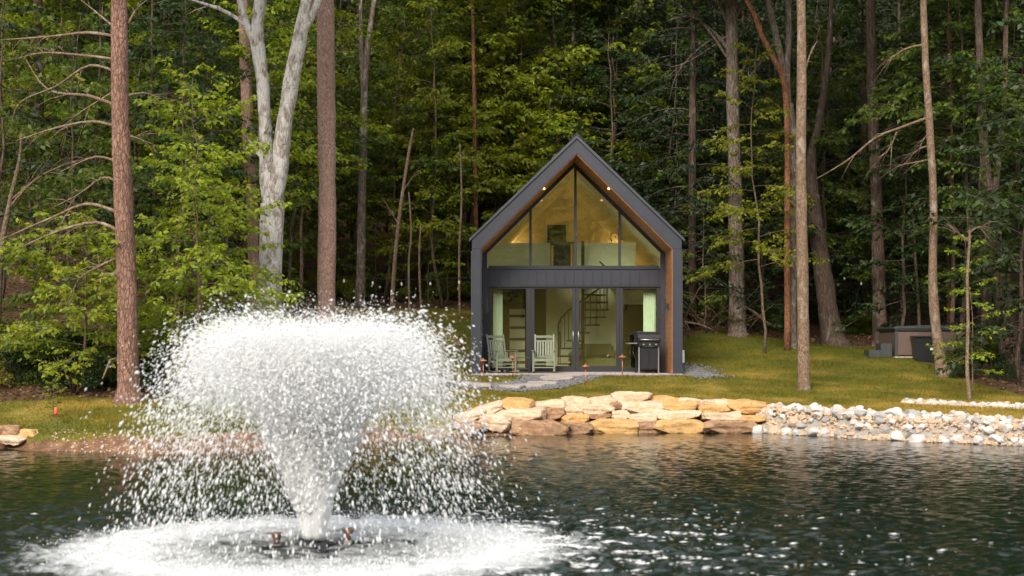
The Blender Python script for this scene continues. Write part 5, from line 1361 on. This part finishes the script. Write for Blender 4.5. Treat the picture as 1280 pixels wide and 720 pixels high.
# ------------------------------------------------------------------ the wood behind
def forest():
    rr = random.Random(9)
    V = []
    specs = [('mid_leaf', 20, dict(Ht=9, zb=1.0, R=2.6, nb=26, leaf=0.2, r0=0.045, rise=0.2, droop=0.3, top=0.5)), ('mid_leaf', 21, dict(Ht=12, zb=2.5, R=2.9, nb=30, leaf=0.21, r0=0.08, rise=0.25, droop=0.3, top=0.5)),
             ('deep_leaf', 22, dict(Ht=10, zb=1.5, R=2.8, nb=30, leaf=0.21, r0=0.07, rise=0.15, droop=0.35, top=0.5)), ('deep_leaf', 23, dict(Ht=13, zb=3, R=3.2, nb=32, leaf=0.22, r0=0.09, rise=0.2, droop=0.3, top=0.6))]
    specs += [('lime_leaf', 24, dict(Ht=8, zb=1.5, R=2.6, nb=26, leaf=0.2, r0=0.045, rise=0.2, droop=0.3, top=0.5)), ('lime_leaf', 25, dict(Ht=12, zb=4, R=3.0, nb=28, leaf=0.22, r0=0.07, rise=0.25, droop=0.3, top=0.6))]
    for mk, sd, kw in specs:
        mb, lv = spray_tree(seed=sd, step=0.6, twig=0.8, **kw)
        tm = mb.mesh('trunk', True); tm.materials.append(MT['dark_bark'])
        cm = lv.mesh('crown'); cm.materials.append(MT[mk]); V.append((tm, cm, kw['Ht']))
    HV = []
    for sd, (Ht, R, nb) in zip((30, 31), ((13, 2.7, 75), (10, 2.6, 60))):
        mb, lv = conifer(sd, Ht, 0.8, R, nb, 0.14, 0.16)
        tm = mb.mesh('trunk', True); tm.materials.append(MT['dark_bark'])
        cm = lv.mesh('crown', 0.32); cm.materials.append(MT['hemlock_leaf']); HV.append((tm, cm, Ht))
    TV = []
    for k in range(3):
        b = MB(); b.tube([(0, 0, -0.3), (0.05, 0, 4), (0.1 * k, 0.05, 9), (0.05, 0.1, 14), (0, 0, 17)], [0.2, 0.17, 0.15, 0.11, 0.06], 10, 0.15, k)
        tm = b.mesh('trunk', True); tm.materials.append(MT[('grey_bark', 'dark_bark', 'scaly_bark')[k]]); TV.append(tm)
    def put(name, label, group, x, y, tm, cm, s, cz=None, cs=1.0):
        t = thing(name, label, 'tree', (x, y, gz(x, y)), rr.uniform(0, 6.28), group)
        t.scale = (s, s, s)
        obj('trunk', tm, None, t)
        if cz is None: obj('crown', cm, None, t)
        else:
            for dz, dx in ((0, 0.6), (2.6, -1.4)):
                o = obj('crown', cm, None, t, (dx, -dx, cz + dz)); o.scale = (cs, cs, cs)
        return t
    def clear(x, y):
        return not (abs(x - HX) < 4.2 and y < 52) and y > lawn_limit(x) + 1.2
    pos = []
    def spot(y0, y1, sep, spread=0.40):
        for _ in range(200):
            y = rr.uniform(y0, y1); x = rr.uniform(-spread, spread) * y
            if clear(x, y) and all((x - a) ** 2 + (y - b) ** 2 > sep * sep for a, b in pos):
                pos.append((x, y)); return x, y
        return None
    for k in range(95):      # understorey at the edge of the wood
        p = spot(33, 62, 1.5)
        if not p: continue
        px = 640 + p[0] / p[1] * F
        i = rr.choice((4, 0, 1, 2, 0, 3, 5)) if px < 740 else rr.choice((2, 3, 2, 1))
        put('understorey_tree', 'green understorey tree filling the edge of the wood', 'understorey trees at the edge of the wood', *p, V[i][0], V[i][1], rr.uniform(0.75, 1.1))
    for k in range(95):
        p = spot(52, 85, 1.8)
        if not p: continue
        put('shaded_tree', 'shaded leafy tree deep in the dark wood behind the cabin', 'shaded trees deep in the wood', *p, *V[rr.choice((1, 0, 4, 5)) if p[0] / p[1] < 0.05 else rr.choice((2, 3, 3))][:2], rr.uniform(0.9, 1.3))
    for k in range(95):
        p = spot(47, 90, 1.8)
        if not p: continue
        if -0.2 < p[0] / p[1] < 0.03 and p[1] < 66: continue
        put('hemlock_tree', 'dark feathery hemlock in the wood behind the cabin', 'dark hemlocks of the wood', *p, *HV[rr.randrange(2)][:2], rr.uniform(0.85, 1.3))
    for k in range(34):
        p = spot(50, 88, 2.0, 0.46)
        if not p: continue
        if -0.14 < p[0] / p[1] < 0.05 and p[1] < 58: continue
        put('forest_tree', 'tall straight forest tree whose crown closes the canopy over the wood', 'tall canopy trees of the wood', *p, TV[rr.randrange(3)], CAN[rr.randrange(3)], rr.uniform(0.95, 1.25), 13.5, 1.75)  # crowns unseen above the frame, enlarged to shade the wood
    for px, Y, i, sc in ((425, 52.5, 0, .6), (470, 51.5, 4, .55), (505, 53, 5, .75), (535, 51.5, 4, .8), (560, 51.3, 0, .62), (585, 53.5, 5, .95), (615, 54, 4, 1.15), (662, 54.5, 5, 1.05), (700, 55, 4, 1.2), (755, 56, 5, 1.0), (440, 55, 1, .9), (385, 53, 4, .7), (350, 51, 0, .8), (528, 57, 5, 1.1), (640, 58, 1, 1.2), (590, 59, 1, 1.1)):
        put('bright_tree', 'bright leafy young tree at the edge of the wood behind the cabin', 'bright young trees round the cabin', WX(px, Y), Y, V[i][0], V[i][1], sc)
    # the far bank behind the camera, seen mirrored in the glass
    for k in range(44):
        x = -34 + (k % 22) * 3.1 + rr.uniform(-.8, .8); y = rr.uniform(-30, -26) - 5 * (k // 22)
        put('far_bank_tree', 'leafy tree on the opposite bank of the pond', 'trees of the opposite bank', x, y, V[k % 3][0], V[k % 3][1], rr.uniform(1.0, 1.4))
    rng = np.random.default_rng(71); lv = Leaves(); n = 150000
    y = rng.uniform(76, 118, n); x = rng.uniform(-0.45, 0.45, n) * y
    P = np.c_[x, y, ground(x, y) + 0.3 + 7 * rng.random(n) * (0.5 + 0.5 * np.sin(x * 0.9 + 1.3 * np.sin(y * 0.5)))]
    lv.add(P, rng.normal(0, 1, (n, 3)), np.array([0, 0, 0.8]) + rng.normal(0, 0.8, (n, 3)), rng.uniform(0.25, 0.5, n))
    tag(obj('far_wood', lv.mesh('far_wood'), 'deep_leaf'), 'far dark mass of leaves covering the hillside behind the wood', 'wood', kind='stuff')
forest()

# shrubs along the edge of the wood
def shrubs():
    rr = random.Random(31); SV = []
    for k, mk in enumerate(('mid_leaf', 'deep_leaf', 'lime_leaf')):
        me = blob_leaves(200 + k, 2300, 1.0, 1.0, 0.75, 0.10, 12, 0.35).mesh('foliage'); me.materials.append(MT[mk]); SV.append(me)
    sb = MB()
    for k in range(7):
        a = k * 0.9; sb.tube([(0, 0, -0.1), (0.25 * math.cos(a), 0.25 * math.sin(a), 0.45), (0.6 * math.cos(a), 0.6 * math.sin(a), 1.0)], [0.02, 0.014, 0.006], 5)
    sm = sb.mesh('stem', True); sm.materials.append(MT['twig'])
    def put(px, Y, s, k, label, group):
        x = WX(px, Y)
        t = thing('shrub', label, 'shrub', (x, Y, gz(x, Y)), rr.uniform(0, 6.28), group)
        obj('stem', sm, None, t).scale = (s, s, s)
        o = obj('foliage', SV[k], None, t, (0, 0, 0.62 * s)); o.scale = (s, s, s * rr.uniform(0.8, 1.15))
    for k in range(40):
        px = rr.uniform(-30, 300); Y = rr.uniform(29.9, 35.0)
        put(px, Y, rr.uniform(0.55, 1.0), rr.choice((0, 0, 1, 1, 1, 2)), 'tangled green shrub under the trees behind the bank lawn', 'shrubs behind the bank lawn')
    for k in range(24):
        px = rr.uniform(330, 592); Y = rr.uniform(51.4, 55)
        put(px, Y, rr.uniform(0.4, 0.8), rr.choice((0, 2, 2)), 'low green shrub under the string lights left of the cabin', 'shrubs under the string lights')
    for k in range(16):
        px = rr.uniform(860, 1090); Y = rr.uniform(50, 54)
        put(px, Y, rr.uniform(0.5, 1.0), rr.choice((0, 1, 1)), 'dark shrub between the cabin and the hot tub', 'shrubs between the cabin and the hot tub')
    for k in range(14):
        px = rr.uniform(1195, 1300); Y = rr.uniform(38.5, 44)
        put(px, Y, rr.uniform(0.4, 0.75), rr.choice((0, 1)), 'low dark shrub round the foot of the twin stemmed oak', 'shrubs round the twin stemmed oak')
shrubs()

# brush pile and fallen limbs
def brush():
    rr = random.Random(17)
    x, y = WX(888, 47.5), 47.5
    t = tag(bpy.data.objects.new('brush_pile', None), 'pile of bare cut branches between the cabin and the grey trunk', 'brush pile'); COL.objects.link(t); t.location = (x, y, gz(x, y))
    for k in range(26):
        a = rr.uniform(0, 6.28); l = rr.uniform(0.8, 1.9); q = rr.uniform(-1, 1)
        b = MB(); p0 = Vector((q + rr.uniform(-.4, .4), rr.uniform(-.5, .5), 0.05)); d = Vector((math.cos(a), 0.5 * math.sin(a), rr.uniform(0.3, 1.1)))
        b.tube([p0, p0 + d * l * 0.4 + Vector((0, 0, .12)), p0 + d * l * 0.8 + Vector((0, 0, .08)), p0 + d * l + Vector((0.1 * math.cos(a), 0, -.1))], [0.017, 0.014, 0.01, 0.005], 5); b.build('branch', 'tan_bark', t, True)
    def limb(pl, Y, label, m='tan_bark'):
        p0 = W(*pl[0][:2], Y); b = MB(); pts = [Vector(W(a, c, Y + 0.25 * i)) - Vector(p0) for i, (a, c, w) in enumerate(pl)]
        b.tube(pts, [w / F * Y / 2 for _, _, w in pl], 7, 0.2, 2); o = b.build('fallen_branch', m, None, True, loc=p0); tag(o, label, 'branch')
    limb([(930, 382, 3), (945, 392, 4), (958, 403, 4), (972, 412, 5)], 47.5, 'broken limb leaning to the ground beside the grey trunk')
    limb([(855, 402, 2), (872, 405, 3), (888, 411, 3), (896, 419, 2)], 46.5, 'bent bare branch lying on the litter beside the cabin')
    limb([(200, 452, 3), (222, 444, 5), (245, 440, 4)], 31.2, 'weathered fallen limb in the shrubs behind the bank lawn')
    limb([(128, 474, 2), (138, 450, 3), (150, 446, 2), (160, 452, 1.5)], 29.6, 'bent dead twig arching at the foot of the reddish pine')
    # thin stems beside the pine
    for (px, lab) in ((216, 'thin tan stem nearest the pine'), (222, 'thin tan stem in the middle of three near the pine'), (229, 'thin tan stem farthest from the pine of three')):
        x = WX(px, 30.2); b = MB(); b.tube([(0, 0, -0.1), (0.02, 0, 0.7), (-0.02, 0, 1.5), (0.05, 0, 2.1)], [0.02, 0.018, 0.014, 0.008], 7)
        o = b.build('bare_stem', 'tan_bark', None, True, loc=(x, 30.2, gz(x, 30.2))); tag(o, lab, 'stem', 'thin stems near the pine')
brush()

# fallen leaves and twigs on the forest floor
def litter():
    rng = np.random.default_rng(41); lv = Leaves(); n = 42000
    y = 28 + 34 * rng.random(n) ** 1.3; x = rng.uniform(-0.40, 0.40, n) * y
    ok = (y > lawn_limit(x) - rng.exponential(0.35, n)) & ~((np.abs(x - HX) < 3.1) & (y < 50)); x, y = x[ok], y[ok]; n = len(x)
    P = np.c_[x, y, ground(x, y) + 0.03 + rng.random(n) * 0.05]
    lv.add(P, rng.normal(0, 1, (n, 3)) * np.array([1, 1, 0.35]), np.array([0, 0, 1.0]) + rng.normal(0, 0.5, (n, 3)), rng.uniform(0.06, 0.15, n))
    MT['dry_leaf'] = leaf_mat('dry leaves', [(0.07, 0.04, 0.025), (0.16, 0.09, 0.055), (0.26, 0.15, 0.09)], 0.15, rough=0.8)
    tag(obj('leaf_litter', lv.mesh('leaf_litter'), 'dry_leaf'), 'dry brown leaf litter covering the forest floor', 'leaf litter', kind='stuff')
litter()

# the lawn's grass
def lawn():
    rng = np.random.default_rng(51); n = 330000
    y = 23.5 + 26 * rng.random(n); x = rng.uniform(-0.38, 0.38, n) * y
    d = y - shore(x)
    lim = lawn_limit(x)
    dw = np.interp(x, [-9.5, -8, -6.8, -5, -3.6, -2.6, -1], [0.15, 0.15, 0.45, 0.7, 0.3, 0.15, 0.1])
    f = ss((d - dw + rng.normal(0, .2, n)) / 0.4) * ss((lim - y) / 0.5 + 0.5 + rng.normal(0, .3, n))
    inhouse = (np.abs(x - HX) < 3.05) & (y > 39.5) & (y < 50)
    rockz = (x > 5.3) & (d < np.interp(x, [5.3, 5.8, 7.0, 8.5, 10.5], [0.9, 1.7, 2.3, 2.2, 1.8]) - 0.1)
    wall = (x > -2.2) & (x < 5.6) & (d < 1.55)
    pa = np.array(PATH); px_ = np.interp(-y, -pa[:, 1], pa[:, 0]); pw = np.interp(-y, -pa[:, 1], pa[:, 2])
    onpath = (np.abs(x - px_) < pw * 0.85) & (y > 33.6) & (y < 39.8)
    grv = (x > HX + 2.9) & (x < HX + 3.5 + 0.2 * np.sin(y * 5)) & (y > 39.5) & (y < 41.3)
    ok = (rng.random(n) < f) & ~inhouse & ~rockz & ~wall & ~onpath & ~grv
    x, y = x[ok], y[ok]; n = len(x)
    z = ground(x, y)
    h = rng.uniform(0.03, 0.075, n) * (1 + 0.5 * np.sin(x * 3 + y * 2.1)); a = rng.uniform(0, PI, n); w = rng.uniform(0.006, 0.012, n)
    P = np.c_[x, y, z - 0.005]; dx = np.c_[np.cos(a) * w, np.sin(a) * w, np.zeros(n)]
    tip = P + np.c_[rng.normal(0, 0.025, n), rng.normal(0, 0.025, n), h]
    V = np.stack([P - dx, P + dx, tip], 1).reshape(-1, 3)
    me = mesh_np('grass', V, np.arange(len(V)).reshape(-1, 3))
    m, nt, out = new_mat('grass blades')
    f1 = noise_tex(nt, coords(nt), 0.55, 5, 0.6)
    tcl = nt.nodes.new('ShaderNodeTexCoord'); sy_ = nt.nodes.new('ShaderNodeSeparateXYZ'); nt.links.new(tcl.outputs['Object'], sy_.inputs[0])
    f1 = math_(nt, 'ADD', f1, math_(nt, 'MULTIPLY', math_(nt, 'MULTIPLY', math_(nt, 'SUBTRACT', 37.5, sy_.outputs['Y']), 0.017), math_(nt, 'MULTIPLY', math_(nt, 'ADD', sy_.outputs['X'], 4.0), 0.25, True)))  # blades turn golden by the bank likewise: dry tone with sunlight painted in
    g = ramp(nt, f1, [(0.32, (0.09, 0.105, 0.016)), (0.5, (0.18, 0.155, 0.025)), (0.66, (0.38, 0.26, 0.06))])
    gi = nt.nodes.new('ShaderNodeNewGeometry')
    g = mix(nt, ramp(nt, gi.outputs['Random Per Island'], [(0.0, 0.5), (0.5, 0.0)]), g, (0.09, 0.12, 0.02))
    p = nt.nodes.new('ShaderNodeBsdfDiffuse'); nt.links.new(g, p.inputs[0])
    t = nt.nodes.new('ShaderNodeBsdfTranslucent'); nt.links.new(g, t.inputs[0])
    ms = nt.nodes.new('ShaderNodeMixShader'); ms.inputs[0].default_value = 0.35
    nt.links.new(p.outputs[0], ms.inputs[1]); nt.links.new(t.outputs[0], ms.inputs[2]); nt.links.new(ms.outputs[0], out.inputs[0])
    tag(obj('grass', me, m), 'short golden green lawn grass round the cabin and on the banks', 'grass', kind='stuff')
lawn()

# string lights
def string_lights(a, b, sag, nbulb, label):
    a, b = Vector(a), Vector(b)
    t = thing('string_lights', label, 'string lights', a)
    f = lambda u: a.lerp(b, u) - a - Vector((0, 0, sag * 4 * u * (1 - u)))
    m = MB(); m.tube([f(i / 24) for i in range(25)], 0.008, 5); m.build('cable', 'black_iron', t, True)
    for k in range(nbulb):
        p = f((k + 0.5) / nbulb)
        m = MB(); m.tube([p, p - Vector((0, 0, 0.09))], 0.016, 8); o = m.build('socket', 'black_plastic', t)
        m = MB(); m.lathe([(0.015, 0), (0.034, -0.05), (0.036, -0.09), (0.018, -0.12)], p - Vector((0, 0, 0.088)), 10); m.build('bulb', 'bulb', o, True)
string_lights(W(412, 344, 47), W(592, 346, 47), 0.12, 5, 'string of pale bulbs hanging between the column trunk and the cabin')
string_lights(W(330, 350, 50.5), W(600, 349, 50.5), 0.5, 5, 'lower sagging string of pale bulbs at the edge of the wood')
string_lights(W(1045, 338, 49.5), W(1150, 340, 49.5), 0.35, 5, 'string of bulbs hanging in the dark above the hot tub')

# ------------------------------------------------------------------ camera, light
cam = bpy.data.cameras.new('camera'); co = bpy.data.objects.new('camera', cam); COL.objects.link(co)
cam.sensor_width = 36; cam.lens = 36 * F / 1280; cam.shift_y = 80 / 1280; cam.clip_end = 1000; cam.clip_start = 0.1
cam.dof.use_dof = True; cam.dof.focus_distance = 41; cam.dof.aperture_fstop = 2.0
co.location = (0, 0, H); co.rotation_euler = (PI / 2, 0, 0)
S.camera = co

EL, AZ = rad(35), rad(20)      # sun behind the camera, to its left
w = bpy.data.worlds.new('World'); S.world = w; w.use_nodes = True
nt = w.node_tree; bg = nt.nodes['Background']
sk = nt.nodes.new('ShaderNodeTexSky'); sk.sky_type = 'NISHITA'; sk.sun_disc = False; sk.sun_elevation = EL; sk.sun_rotation = PI + AZ
sk.air_density = 1.0; sk.dust_density = 2.0; sk.ozone_density = 0.6
hs = nt.nodes.new('ShaderNodeHueSaturation'); hs.inputs['Saturation'].default_value = 0.38      # thin high cloud
nt.links.new(sk.outputs[0], hs.inputs['Color']); nt.links.new(mix(nt, 0.5, hs.outputs[0], (6.0, 6.1, 6.3)), bg.inputs[0]); bg.inputs[1].default_value = 0.14
sun = bpy.data.lights.new('sun', 'SUN'); so = bpy.data.objects.new('sun', sun); COL.objects.link(so)
sun.energy = 1.9; sun.angle = rad(24); sun.color = (1.0, 0.90, 0.74)
d = Vector((-math.sin(AZ) * math.cos(EL), -math.cos(AZ) * math.cos(EL), math.sin(EL)))
so.rotation_euler = d.to_track_quat('Z', 'Y').to_euler()

S.render.engine = 'CYCLES'
S.view_settings.view_transform = 'Standard'; S.view_settings.look = 'None'; S.view_settings.exposure = 1.2; S.view_settings.gamma = 1
S.view_settings.use_curve_mapping = False
S.cycles.use_denoising = True
try: S.cycles.denoiser = 'OPENIMAGEDENOISE'
except Exception: pass
S.cycles.max_bounces = 18; S.cycles.diffuse_bounces = 12; S.cycles.glossy_bounces = 3; S.cycles.transmission_bounces = 12; S.cycles.transparent_max_bounces = 10
S.cycles.volume_bounces = 10
S.cycles.caustics_reflective = False; S.cycles.caustics_refractive = False; S.cycles.sample_clamp_indirect = 6
